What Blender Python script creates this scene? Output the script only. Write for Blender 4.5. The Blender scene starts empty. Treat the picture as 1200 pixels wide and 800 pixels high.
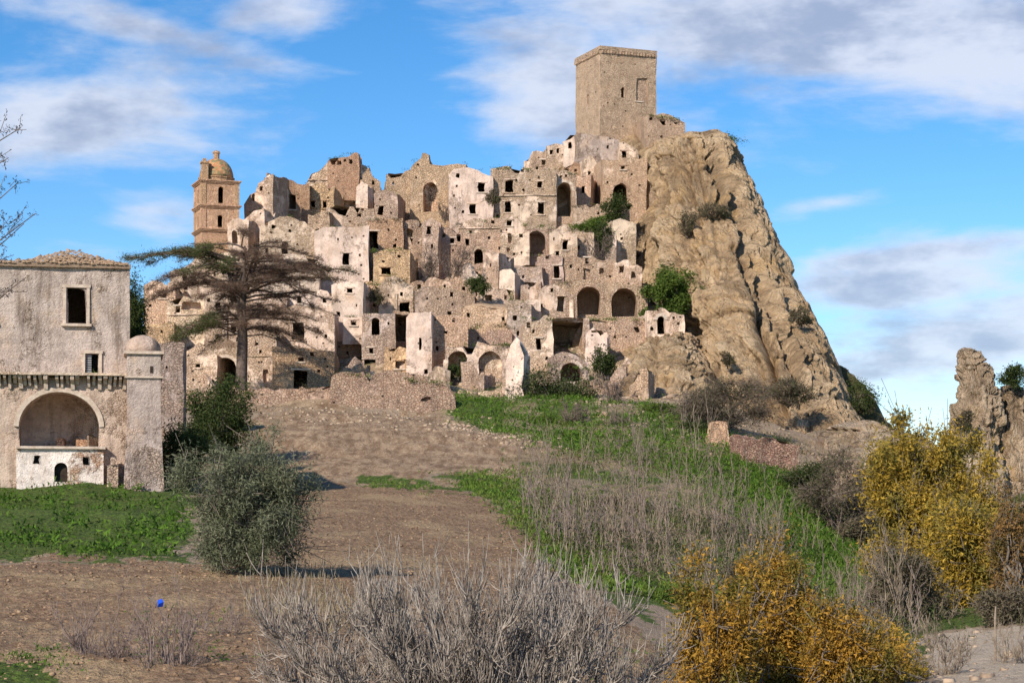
import bpy, math, random
import numpy as np
from mathutils import Vector, Matrix, geometry
rnd = random.Random(7)
nr = np.random.default_rng(11)
scn = bpy.context.scene
F = 2400.0            # focal length in photo pixels (photo is 1200 wide)
HOR = 600.0           # row of the horizon in the photo
# ------------------------------------------------------------------ camera
cam_d = bpy.data.cameras.new('camera'); cam = bpy.data.objects.new('camera', cam_d)
scn.collection.objects.link(cam); scn.camera = cam
cam_d.sensor_width = 36; cam_d.lens = 36*F/1200; cam_d.shift_y = (HOR-400)/1200
cam_d.clip_start = 0.5; cam_d.clip_end = 20000
cam.rotation_euler = (math.pi/2, 0, 0); cam.location = (0, 0, 0)
# ------------------------------------------------------------------ light
SUN = Vector((-0.46, -0.72, 0.52)).normalized()      # direction towards the sun
sd = bpy.data.lights.new('sun', 'SUN'); sd.energy = 4.7; sd.angle = math.radians(0.6); sd.color = (1, .90, .76)
so = bpy.data.objects.new('sun', sd); scn.collection.objects.link(so)
so.rotation_euler = (-SUN).to_track_quat('-Z', 'Y').to_euler()
vs = scn.view_settings; vs.view_transform = 'Standard'; vs.look = 'None'; vs.exposure = 0.34; vs.gamma = 1
# ------------------------------------------------------------------ sky
class NT:
    def __init__(s, nt): s.nt = nt
    def n(s, typ, **kw):
        nd = s.nt.nodes.new(typ)
        for k, v in kw.items():
            if k.startswith('_'): nd.inputs[k[1:].replace('_', ' ')].default_value = v
            else: setattr(nd, k, v)
        return nd
    def l(s, a, b): s.nt.links.new(a, b)
    def put(s, sock, v):
        if hasattr(v, 'is_linked') or isinstance(v, bpy.types.NodeSocket): s.l(v, sock)
        else: sock.default_value = v
    def m(s, op, a, b=0.0, c=0.0, clamp=False):
        nd = s.n('ShaderNodeMath', operation=op); nd.use_clamp = clamp
        s.put(nd.inputs[0], a); s.put(nd.inputs[1], b); s.put(nd.inputs[2], c); return nd.outputs[0]
    def mix(s, f, a, b, bt='MIX'):
        nd = s.n('ShaderNodeMix', data_type='RGBA', blend_type=bt); nd.clamp_factor = True
        s.put(nd.inputs[0], f)
        for sock, v in ((nd.inputs[6], a), (nd.inputs[7], b)):
            if isinstance(v, (tuple, list)): v = tuple(v)+(1,) if len(v) == 3 else v
            s.put(sock, v)
        return nd.outputs[2]
    def ramp(s, f, stops, interp='LINEAR'):
        nd = s.n('ShaderNodeValToRGB'); cr = nd.color_ramp; cr.interpolation = interp
        while len(cr.elements) < len(stops): cr.elements.new(0.5)
        for e, (p, c) in zip(cr.elements, stops):
            e.position = p; e.color = (c, c, c, 1) if not isinstance(c, (tuple, list)) else tuple(c)+(1,)
        s.put(nd.inputs[0], f); return nd.outputs[0]
    def noise(s, vec, scale, detail=4, rough=.55, dist=0.0, out=0):
        nd = s.n('ShaderNodeTexNoise'); s.l(vec, nd.inputs['Vector'])
        nd.inputs['Scale'].default_value = scale; nd.inputs['Detail'].default_value = detail
        nd.inputs['Roughness'].default_value = rough; nd.inputs['Distortion'].default_value = dist
        return nd.outputs[out]
    def vmap(s, vec, scale=(1, 1, 1), loc=(0, 0, 0), rot=(0, 0, 0)):
        nd = s.n('ShaderNodeMapping'); s.l(vec, nd.inputs[0]); nd.inputs['Scale'].default_value = scale
        nd.inputs['Location'].default_value = loc; nd.inputs['Rotation'].default_value = rot; return nd.outputs[0]
    def smooth(s, v, a, b):
        nd = s.n('ShaderNodeMapRange', interpolation_type='SMOOTHSTEP'); s.put(nd.inputs[0], v)
        nd.inputs[1].default_value = a; nd.inputs[2].default_value = b; return nd.outputs[0]

w = bpy.data.worlds.new('World'); scn.world = w; w.use_nodes = True
t = NT(w.node_tree); w.node_tree.nodes.clear()
sky = t.n('ShaderNodeTexSky', sky_type='NISHITA'); sky.sun_disc = False
sky.sun_elevation = math.asin(SUN.z); sky.sun_rotation = math.atan2(SUN.x, SUN.y)
sky.air_density = 0.75; sky.dust_density = 0.05; sky.ozone_density = 2.0; sky.altitude = 300
tc = t.n('ShaderNodeTexCoord'); gen = tc.outputs['Generated']
hsv = t.n('ShaderNodeHueSaturation'); hsv.inputs['Hue'].default_value = 0.50; hsv.inputs['Saturation'].default_value = 1.34; hsv.inputs['Value'].default_value = 1.30
t.l(sky.outputs[0], hsv.inputs['Color'])
sx = t.n('ShaderNodeSeparateXYZ'); t.l(gen, sx.inputs[0])
# clouds: drifts placed by direction (centre x, z; half widths; tilt), broken up by noise
def drift(cx, cy, wx, wy, tilt, amp):
    ux, uz = (cx-600)/F, (HOR-cy)/F
    L = math.sqrt(1+ux*ux+uz*uz); ux /= L; uz /= L
    dx = t.m('SUBTRACT', sx.outputs[0], ux); dz = t.m('SUBTRACT', sx.outputs[2], uz)
    c, s_ = math.cos(tilt), math.sin(tilt)
    a = t.m('ADD', t.m('MULTIPLY', dx, c*F/wx), t.m('MULTIPLY', dz, s_*F/wx))
    b = t.m('ADD', t.m('MULTIPLY', dx, -s_*F/wy), t.m('MULTIPLY', dz, c*F/wy))
    r = t.m('ADD', t.m('MULTIPLY', a, a), t.m('MULTIPLY', b, b))
    return t.m('MULTIPLY', t.m('POWER', 2.718, t.m('MULTIPLY', r, -1.0)), amp)
DR = [(1000, 30, 380, 88, -.10, 1.1), (1130, 95, 170, 60, -.25, .85), (650, 85, 125, 85, .15, 1.1), (90, 125, 240, 75, .03, .82), (180, 40, 300, 26, -.22, .68), (20, 70, 120, 40, 0, .3),
      (330, 12, 120, 34, 0, .8), (185, 250, 80, 38, .0, .75), (1110, 292, 190, 26, .12, .85), (1050, 328, 170, 34, .1, 1.0), (1000, 310, 90, 10, .12, .6), (1150, 400, 170, 55, .1, 1.0), (1010, 390, 110, 40, 0, .75),
      (1050, 432, 130, 26, .05, .9), (960, 242, 75, 13, .15, .65), (1100, 500, 120, 30, 0, .5), (120, 300, 120, 30, 0, .4), (1250, 330, 120, 60, 0, .6), (-250, 200, 250, 90, .1, .6), (1700, 250, 300, 90, .1, .7)]
acc = None
for d in DR:
    v = drift(*d); acc = v if acc is None else t.m('MAXIMUM', t.m('ADD', acc, t.m('MULTIPLY', v, .25)), v)
zc = t.vmap(gen, (1, 1, 2.6))
nz1 = t.noise(zc, 9.0, 7, .58, .35)
nz2 = t.noise(t.vmap(gen, (1, 1, 4.5), (3, 1, 2), (0, .12, 0)), 26.0, 5, .6)
high = t.smooth(sx.outputs[2], .27, .6)
field = t.m('ADD', acc, t.m('ADD', t.m('MULTIPLY', t.m('SUBTRACT', nz1, .5), 2.0), t.m('MULTIPLY', t.m('SUBTRACT', nz2, .5), .55)))
field = t.m('ADD', field, t.m('MULTIPLY', high, .35))
cmask = t.smooth(field, .22, 1.0)
thick = t.smooth(t.m('ADD', t.noise(t.vmap(gen, (1, 1, 2.2), (5, 2, 1)), 13.0, 5, .6), t.m('MULTIPLY', t.m('SUBTRACT', field, .9), .22)), .40, .68)
ccol = t.mix(thick, (6.8, 7.1, 8.0), (3.5, 4.0, 5.3))
skyc = t.mix(t.m('MULTIPLY', cmask, .84), hsv.outputs[0], ccol)
bg = t.n('ShaderNodeBackground'); bg.inputs[1].default_value = 0.094; t.l(skyc, bg.inputs[0])
wo = t.n('ShaderNodeOutputWorld'); t.l(bg.outputs[0], wo.inputs[0])

# ================================================================== helpers
def P(px, py, Y): return Vector(((px-600)*Y/F, Y, (HOR-py)*Y/F))
def hsh(ix, iy, iz, seed):
    h = (ix.astype(np.int64)*374761393 + iy.astype(np.int64)*668265263 + iz.astype(np.int64)*2147483647 + seed*144665) & 0xffffffff
    h = ((h ^ (h >> 13))*1274126177) & 0xffffffff
    h = ((h ^ (h >> 16))*2246822519) & 0xffffffff
    return ((h ^ (h >> 15)) & 0xffffff)/8388608.0 - 1.0
def vn(p, seed=0):
    p = np.asarray(p, float); i = np.floor(p).astype(np.int64); f = p-i; u = f*f*f*(f*(f*6-15)+10)
    X, Y, Z = i[:, 0], i[:, 1], i[:, 2]; r = 0
    for a in (0, 1):
        wa = u[:, 0] if a else 1-u[:, 0]
        for b in (0, 1):
            wb = u[:, 1] if b else 1-u[:, 1]
            for c in (0, 1):
                wc = u[:, 2] if c else 1-u[:, 2]
                r = r + wa*wb*wc*hsh(X+a, Y+b, Z+c, seed)
    return r
def fbm(p, o=4, seed=0, g=.5):
    s = 0; a = 1; n = 0; q = np.asarray(p, float)
    for k in range(o):
        s = s + a*vn(q, seed+k*17); n += a; a *= g; q = q*2.03+7.1
    return s/n
def ridg(p, o=3, seed=0):
    s = 0; a = 1; n = 0; q = np.asarray(p, float)
    for k in range(o):
        s = s + a*(1-2*np.abs(vn(q, seed+k*31))**.8); n += a; a *= .5; q = q*2.07+3.3
    return s/n           # high on cracks (1), low elsewhere
def worley(p, seed=0):
    p = np.asarray(p, float); i = np.floor(p).astype(np.int64); b1 = np.full(len(p), 9.); b2 = b1.copy(); cv = np.zeros(len(p))
    for a in (-1, 0, 1):
        for b in (-1, 0, 1):
            for c in (-1, 0, 1):
                X, Y, Z = i[:, 0]+a, i[:, 1]+b, i[:, 2]+c
                d = (X+.5+.45*hsh(X, Y, Z, seed)-p[:, 0])**2+(Y+.5+.45*hsh(X, Y, Z, seed+1)-p[:, 1])**2+(Z+.5+.45*hsh(X, Y, Z, seed+2)-p[:, 2])**2
                v = hsh(X, Y, Z, seed+3); m = d < b1; b2 = np.where(m, b1, np.minimum(b2, d)); cv = np.where(m, v, cv); b1 = np.where(m, d, b1)
    return np.sqrt(b1), np.sqrt(b2), cv
def vecn(p, sc, seed=0, o=3):
    return np.stack([fbm(p*sc, o, seed), fbm(p*sc+31.7, o, seed+5), fbm(p*sc-17.3, o, seed+9)], 1)

def mesh(name, V, faces, smooth=True):
    me = bpy.data.meshes.new(name); V = np.asarray(V, np.float32)
    if isinstance(faces, np.ndarray):
        k = faces.shape[1]; n = len(faces)
        me.vertices.add(len(V)); me.vertices.foreach_set('co', V.ravel())
        me.loops.add(n*k); me.loops.foreach_set('vertex_index', faces.astype(np.int32).ravel())
        me.polygons.add(n); me.polygons.foreach_set('loop_start', np.arange(0, n*k, k, dtype=np.int32))
        me.update(calc_edges=True)
    else:
        me.from_pydata([tuple(map(float, v)) for v in V], [], faces)
    if smooth: me.polygons.foreach_set('use_smooth', np.ones(len(me.polygons), bool))
    me.update(); return me
def link(name, me, mat=None, parent=None, loc=None, **props):
    o = bpy.data.objects.new(name, me); scn.collection.objects.link(o)
    if mat is not None and len(me.materials) == 0: me.materials.append(mat)
    if parent is not None: o.parent = parent
    if loc is not None: o.location = loc
    for k, v in props.items(): o[k] = v
    return o
def empty(name, loc, rz=0, **props):
    o = bpy.data.objects.new(name, None); scn.collection.objects.link(o); o.location = loc; o.rotation_euler = (0, 0, rz)
    o.empty_display_size = .5
    for k, v in props.items(): o[k] = v
    return o
class MB:
    def __init__(s): s.v = []; s.f = []
    def box(s, x0, x1, y0, y1, z0, z1):
        b = len(s.v); s.v += [(x, y, z) for z in (z0, z1) for y in (y0, y1) for x in (x0, x1)]
        s.f += [tuple(b+i for i in q) for q in ((0, 2, 3, 1), (4, 5, 7, 6), (0, 1, 5, 4), (2, 6, 7, 3), (0, 4, 6, 2), (1, 3, 7, 5))]
    def add(s, v, f):
        b = len(s.v); s.v += [tuple(q) for q in v]; s.f += [tuple(b+i for i in q) for q in f]
    def lathe(s, prof, n=16, c=(0, 0), a0=0):
        b = len(s.v)
        for r, z in prof:
            for k in range(n):
                a = a0+2*math.pi*k/n; s.v.append((c[0]+r*math.cos(a), c[1]+r*math.sin(a), z))
        for j in range(len(prof)-1):
            for k in range(n):
                s.f.append((b+j*n+k, b+j*n+(k+1) % n, b+(j+1)*n+(k+1) % n, b+(j+1)*n+k))
        s.f.append(tuple(b+k for k in range(n))[::-1]); s.f.append(tuple(b+(len(prof)-1)*n+k for k in range(n)))
    def obj(s, name, mat, parent=None, smooth=False, rough=0, **kw):
        V = np.array(s.v, float)
        if rough: V = V+vecn(V, 1.3, 3)*rough
        return link(name, mesh(name, V, s.f, smooth), mat, parent, **kw)
def inpoly(x, y, poly):
    x = np.asarray(x, float); y = np.asarray(y, float); r = np.zeros(x.shape, bool); n = len(poly)
    for i in range(n):
        x0, y0 = poly[i]; x1, y1 = poly[(i+1) % n]
        if y0 == y1: continue
        c = ((y0 > y) != (y1 > y)) & (x < (x1-x0)*(y-y0)/(y1-y0)+x0); r ^= c
    return r
# ------------------------------------------------------------------ materials
def newmat(name):
    m = bpy.data.materials.new(name); m.use_nodes = True; nt = m.node_tree; nt.nodes.clear()
    T = NT(nt); b = T.n('ShaderNodeBsdfPrincipled'); o = T.n('ShaderNodeOutputMaterial'); T.l(b.outputs[0], o.inputs[0])
    b.inputs['Roughness'].default_value = .92; b.inputs['Specular IOR Level'].default_value = .12
    return m, T, b
def bump(T, b, h, strength, dist):
    n = T.n('ShaderNodeBump'); n.inputs['Strength'].default_value = strength; n.inputs['Distance'].default_value = dist
    T.l(h, n.inputs['Height']); T.l(n.outputs[0], b.inputs['Normal'])
def masonry(name, a, c, pl, amt=.3, cell=2.2, flat=1.5, mort=.55, stain=.5, holes=True):
    a, c, pl = [tuple(min(.82, q*k*1.03) for q, k in zip(v, (1.03, .985, 1.02))) for v in (a, c, pl)]
    m, T, b = newmat(name)
    tcn = T.n('ShaderNodeTexCoord'); oi = T.n('ShaderNodeObjectInfo')
    va = T.n('ShaderNodeVectorMath', operation='ADD'); T.l(tcn.outputs['Object'], va.inputs[0])
    cb = T.n('ShaderNodeCombineXYZ'); r = T.m('MULTIPLY', oi.outputs['Random'], 73.0)
    T.l(r, cb.inputs[0]); T.l(r, cb.inputs[1]); T.l(r, cb.inputs[2]); T.l(cb.outputs[0], va.inputs[1]); co = va.outputs[0]
    wob = T.n('ShaderNodeVectorMath', operation='ADD'); T.l(co, wob.inputs[0])
    ws = T.n('ShaderNodeVectorMath', operation='SCALE'); T.l(T.noise(co, 1.7, 2, out=1), ws.inputs[0]); ws.inputs['Scale'].default_value = .25; T.l(ws.outputs[0], wob.inputs[1])
    sc = T.vmap(wob.outputs[0], (cell*1.9, cell*1.9, cell*1.9*flat))
    v1 = T.n('ShaderNodeTexVoronoi'); T.l(sc, v1.inputs['Vector']); v1.inputs['Scale'].default_value = 1
    v2 = T.n('ShaderNodeTexVoronoi', feature='DISTANCE_TO_EDGE'); T.l(sc, v2.inputs['Vector']); v2.inputs['Scale'].default_value = 1
    sp = T.n('ShaderNodeSeparateColor'); T.l(v1.outputs['Color'], sp.inputs[0])
    mid = T.noise(co, 1.3, 6, .7, .4); gr = T.noise(co, 7.0, 5, .75)
    col = T.mix(T.smooth(mid, .34, .66), a, c)
    col = T.mix(T.m('MULTIPLY', sp.outputs[0], .38), col, tuple(x*.62 for x in c))
    col = T.mix(T.m('MULTIPLY', sp.outputs[1], .28), col, (.60, .50, .38))
    edge = T.smooth(v2.outputs[0], .0, .16)
    col = T.mix(T.m('MULTIPLY', T.m('SUBTRACT', 1.0, edge), T.m('MULTIPLY', T.smooth(mid, .35, .6), mort*.62)), col, tuple(x*.40 for x in c))
    big = T.noise(co, .30, 7, .66, .5)
    pm = T.smooth(T.m('ADD', big, T.m('MULTIPLY', T.noise(co, 1.9, 5, .7), .42)), 1.02-amt*.55, 1.02-amt*.55+.12)
    plc = T.mix(T.smooth(T.noise(co, .8, 6, .7), .35, .65), tuple(x*.70 for x in pl), tuple(min(1, x*1.12) for x in pl))
    col = T.mix(T.m('MULTIPLY', pm, .85), col, plc)
    st = T.noise(T.vmap(co, (1.3, 1.3, .20), (9, 4, 2)), 1.0, 7, .7)
    col = T.mix(T.m('MULTIPLY', T.smooth(st, .47, .70), stain), col, T.mix(.5, (.15, .11, .09), tuple(x*.45 for x in c)))
    st2 = T.noise(T.vmap(co, (1, 1, 1), (3, 3, 8)), .5, 6, .65)
    col = T.mix(T.m('MULTIPLY', T.smooth(st2, .5, .70), .42), col, (.54, .37, .24))
    col = T.mix(T.m('MULTIPLY', T.smooth(T.noise(co, .75, 6, .7), .52, .70), .35), col, tuple(x*.55 for x in c))
    col = T.mix(T.m('MULTIPLY', T.smooth(gr, .48, .70), .36), col, tuple(x*.38 for x in c))
    col = T.mix(T.m('MULTIPLY', T.smooth(gr, .50, .30), .25), col, (.66, .56, .44))
    if holes:
        v3 = T.n('ShaderNodeTexVoronoi'); T.l(T.vmap(co, (.75, .75, .85)), v3.inputs['Vector']); v3.inputs['Scale'].default_value = 1
        col = T.mix(T.m('SUBTRACT', 1.0, T.smooth(v3.outputs['Distance'], .055, .12)), col, (.035, .026, .02))  # dark dots coloured in as the shade inside putlog holes
    hv = T.n('ShaderNodeHueSaturation'); T.l(T.m('ADD', .99, T.m('MULTIPLY', oi.outputs['Random'], .34)), hv.inputs['Value']); T.l(T.m('ADD', .4895, T.m('MULTIPLY', T.m('FRACT', T.m('MULTIPLY', oi.outputs['Random'], 7.3)), .014)), hv.inputs['Hue']); hv.inputs['Saturation'].default_value = 1.04; T.l(col, hv.inputs['Color']); col = hv.outputs[0]
    T.l(col, b.inputs['Base Color'])
    h = T.m('ADD', T.m('MULTIPLY', T.m('MULTIPLY', edge, T.m('SUBTRACT', 1.15, pm)), .55), T.m('ADD', T.m('MULTIPLY', gr, .5), T.m('MULTIPLY', sp.outputs[2], T.m('MULTIPLY', T.m('SUBTRACT', 1.0, pm), .4))))
    bump(T, b, h, .9, .16)
    return m
MT = {
 'stone': masonry('tan_rubble_masonry', (.57, .44, .31), (.42, .31, .21), (.64, .53, .41), .62, mort=.4),
 'warm': masonry('warm_rubble_masonry', (.58, .42, .28), (.43, .30, .19), (.62, .49, .36), .48, mort=.4),
 'pale': masonry('pale_plastered_masonry', (.58, .45, .32), (.43, .32, .21), (.64, .53, .40), .72, stain=.45),
 'white': masonry('whitewashed_masonry', (.58, .47, .36), (.45, .35, .26), (.62, .52, .42), .88, stain=.5),
 'pink': masonry('pinkish_masonry', (.50, .375, .28), (.37, .265, .20), (.53, .42, .34), .5),
 'brown': masonry('brown_rubble_masonry', (.50, .37, .255), (.36, .255, .17), (.55, .44, .33), .42, mort=.45),
 'ochre': masonry('ochre_plastered_masonry', (.55, .38, .22), (.42, .28, .165), (.58, .42, .25), .55),
 'grey': masonry('grey_plastered_masonry', (.42, .33, .26), (.30, .23, .18), (.46, .39, .33), .62),
 'brick': masonry('red_brick_masonry', (.52, .32, .20), (.38, .23, .14), (.54, .40, .27), .28, 3.0, 2.0),
 'darkbrick': masonry('dark_reddish_masonry', (.30, .185, .13), (.20, .12, .085), (.33, .23, .17), .2),
 'tower': masonry('tower_ashlar_rubble', (.55, .42, .29), (.42, .31, .21), (.54, .42, .30), .30, 2.2, 1.3, stain=.3, mort=.5, holes=True),
 'manor': masonry('stained_manor_plaster', (.43, .335, .26), (.30, .235, .185), (.46, .40, .35), .86, 2.6, mort=.35, stain=.9, holes=False),
 'manorlow': masonry('rough_manor_base', (.50, .39, .28), (.37, .27, .19), (.55, .46, .36), .80, 2.6, mort=.35, stain=.6, holes=False),
}
def simple(name, c1, c2, sc=2.0, bs=.5, bd=.05, rough=.9):
    m, T, b = newmat(name); tcn = T.n('ShaderNodeTexCoord'); co = tcn.outputs['Object']
    nz = T.noise(co, sc, 6, .65); T.l(T.mix(T.smooth(nz, .3, .7), c1, c2), b.inputs['Base Color'])
    bump(T, b, T.noise(co, sc*3, 5, .7), bs, bd); b.inputs['Roughness'].default_value = rough; return m
MT['tile'] = simple('old_clay_tile', (.30, .19, .12), (.48, .36, .25), 3.0, .8, .1)
MT['roofearth'] = simple('weathered_roof_rubble', (.25, .20, .12), (.44, .34, .24), 1.4, 1, .2)
MT['dark'] = simple('opening_shade', (.03, .022, .018), (.06, .045, .035), 4)  # near-black colour standing in for the shade inside openings
MT['wood'] = simple('weathered_wood', (.19, .13, .09), (.30, .22, .16), 5)
MT['frame'] = simple('pale_stone_trim', (.40, .31, .245), (.60, .50, .41), 3)
MT['metal'] = simple('grey_painted_shutter', (.30, .30, .32), (.42, .42, .44), 2, .2, .02)
# ================================================================== terrain
CX = np.array([-1500, -300, 0, 100, 200, 300, 400, 500, 600, 700, 800, 900, 1000, 1100, 1200, 1500, 2700], float)
RY = {
 40: [790, 790, 795, 795, 795, 797, 800, 802, 805, 812, 820, 830, 835, 825, 815, 815, 815],
 60: [725, 725, 725, 722, 715, 712, 712, 718, 728, 742, 760, 772, 772, 762, 752, 750, 750],
 75: [668, 668, 668, 665, 665, 668, 675, 680, 690, 708, 725, 735, 735, 722, 708, 705, 705],
 85: [640, 640, 640, 640, 640, 643, 648, 655, 662, 677, 695, 708, 722, 705, 680, 680, 680],
 108: [575, 575, 575, 572, 578, 590, 598, 602, 608, 622, 640, 662, 700, 698, 670, 635, 635],
 130: [545, 545, 545, 545, 562, 570, 563, 562, 568, 585, 600, 618, 658, 655, 625, 600, 600],
 145: [520, 520, 520, 520, 530, 537, 530, 530, 535, 548, 560, 580, 622, 618, 580, 580, 580],
 160: [500, 500, 500, 500, 500, 497, 495, 497, 505, 512, 520, 542, 580, 580, 565, 570, 570],
 172: [490, 490, 490, 488, 486, 478, 478, 480, 484, 488, 496, 518, 548, 546, 555, 560, 560],
 176: [488, 488, 488, 485, 474, 470, 456, 458, 472, 472, 478, 505, 534, 538, 552, 560, 560],
 185: [485, 485, 485, 480, 462, 462, 456, 454, 462, 460, 462, 495, 519, 529, 547, 558, 560]}
SK = [600, 480, 430, 410, 360, 300, 260, 262, 262, 205, 185, 420, 520, 530, 548, 560, 570]
def build_profile():
    rows = []; ys = []
    for y in (-30, 6): ys.append(y); rows.append([-3.0]*17)
    ys.append(25); rows.append([-3.15]*17)
    for y, r in RY.items(): ys.append(y); rows.append([(HOR-v)*y/F for v in r])
    b = RY[185]
    for y in range(191, 300, 6):
        rr = []
        for k in range(17):
            p = max(b[k]-(y-185)/.33, SK[k])
            z = (HOR-p)*y/F
            yc = 185+(b[k]-SK[k])*.33                  # crest
            if y > yc+8: z = (HOR-SK[k])*(yc+8)/F-(y-yc-8)*.75
            rr.append(z)
        ys.append(y); rows.append(rr)
    last = np.array(rows[-1])
    for y, f_, o in ((340, .45, -6), (420, .0, -18), (700, 0, -45), (1500, 0, -70), (3000, 0, -75), (9000, 0, -80)):
        ys.append(y); rows.append(list(np.maximum(last, 0)*f_+o))
    return np.array(ys, float), np.array(rows, float)
TY, TZ = build_profile()
def ground(px, Y):
    px = np.atleast_1d(np.asarray(px, float)); Y = np.atleast_1d(np.asarray(Y, float))
    i = np.clip(np.searchsorted(CX, px)-1, 0, len(CX)-2); u = np.clip((px-CX[i])/(CX[i+1]-CX[i]), 0, 1); u = u*u*(3-2*u)*.5+u*.5
    j = np.clip(np.searchsorted(TY, Y)-1, 0, len(TY)-2); v = np.clip((Y-TY[j])/(TY[j+1]-TY[j]), 0, 1)
    return (TZ[j, i]*(1-u)+TZ[j, i+1]*u)*(1-v)+(TZ[j+1, i]*(1-u)+TZ[j+1, i+1]*u)*v
def gnoise(X, Y, Z):
    p = np.stack([X, Y, Z*.3], 1); far = np.clip((Y-120)/60, 0, 1)
    tw = np.clip((Y-186)/4, 0, 1); d = fbm(p/9., 4, 3)*(.25+far*.75)*(1-.3*tw) + fbm(p/1.8, 3, 8)*(.07+far*.22)-tw*1.3-.5*np.clip((Y-170)/14, 0, 1)
    near = (Y < 150)
    d[near] += fbm(p[near]/.45, 3, 21)*.07
    return d
def gz(px, Y):
    z = ground(px, Y); px = np.atleast_1d(np.asarray(px, float)); Y = np.atleast_1d(np.asarray(Y, float))
    return z+gnoise((px-600)*Y/F, Y, z)
GRASS = [[(-3000, 655), (0, 652), (100, 657), (180, 652), (222, 640), (235, 600), (222, 566), (150, 562), (60, 552), (-3000, 548)],
 [(420, 558), (520, 564), (540, 556), (620, 560), (640, 572), (560, 578), (480, 574), (425, 568)],
 [(540, 556), (600, 553), (665, 580), (690, 640), (735, 700), (800, 695), (790, 720), (745, 722), (700, 695), (648, 660), (615, 622), (585, 590), (545, 572)],
 [(525, 452), (600, 462), (640, 436), (672, 440), (700, 470), (760, 470), (830, 480), (870, 535), (940, 590), (1010, 640), (1050, 690), (1030, 720), (960, 700), (900, 640), (840, 590), (800, 560), (700, 540), (640, 522), (590, 505), (530, 485)],
 [(845, 505), (885, 520), (965, 590), (1045, 660), (1080, 725), (1000, 705), (925, 640), (865, 580)],
 [(980, 470), (1012, 520), (1075, 545), (1110, 600), (1070, 590), (1015, 560)],
 [(600, 540), (700, 515), (860, 530), (960, 590), (1060, 690), (1100, 760), (900, 830), (820, 720), (700, 690), (630, 640)],
 [(1085, 620), (1300, 560), (2800, 560), (2800, 740), (1085, 735)],
 [(-100, 782), (60, 780), (90, 900), (-100, 900)], [(360, 250), (430, 250), (430, 270), (360, 268)]]
SOIL = [[(-3000, 655), (100, 660), (230, 650), (320, 600), (360, 564), (540, 574), (585, 594), (612, 625), (650, 665), (700, 700), (790, 770), (800, 900), (760, 1500), (-3000, 1500)]]
PATH = [[(1070, 738), (1140, 742), (1300, 742), (1300, 800), (1100, 800)]]
SLOPE = [[(940, 505), (1010, 512), (1075, 540), (1080, 590), (1040, 600), (960, 560)], [(290, 480), (400, 478), (520, 484), (600, 510), (660, 522), (700, 545), (640, 555), (520, 560), (360, 562), (280, 560)]]
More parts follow.
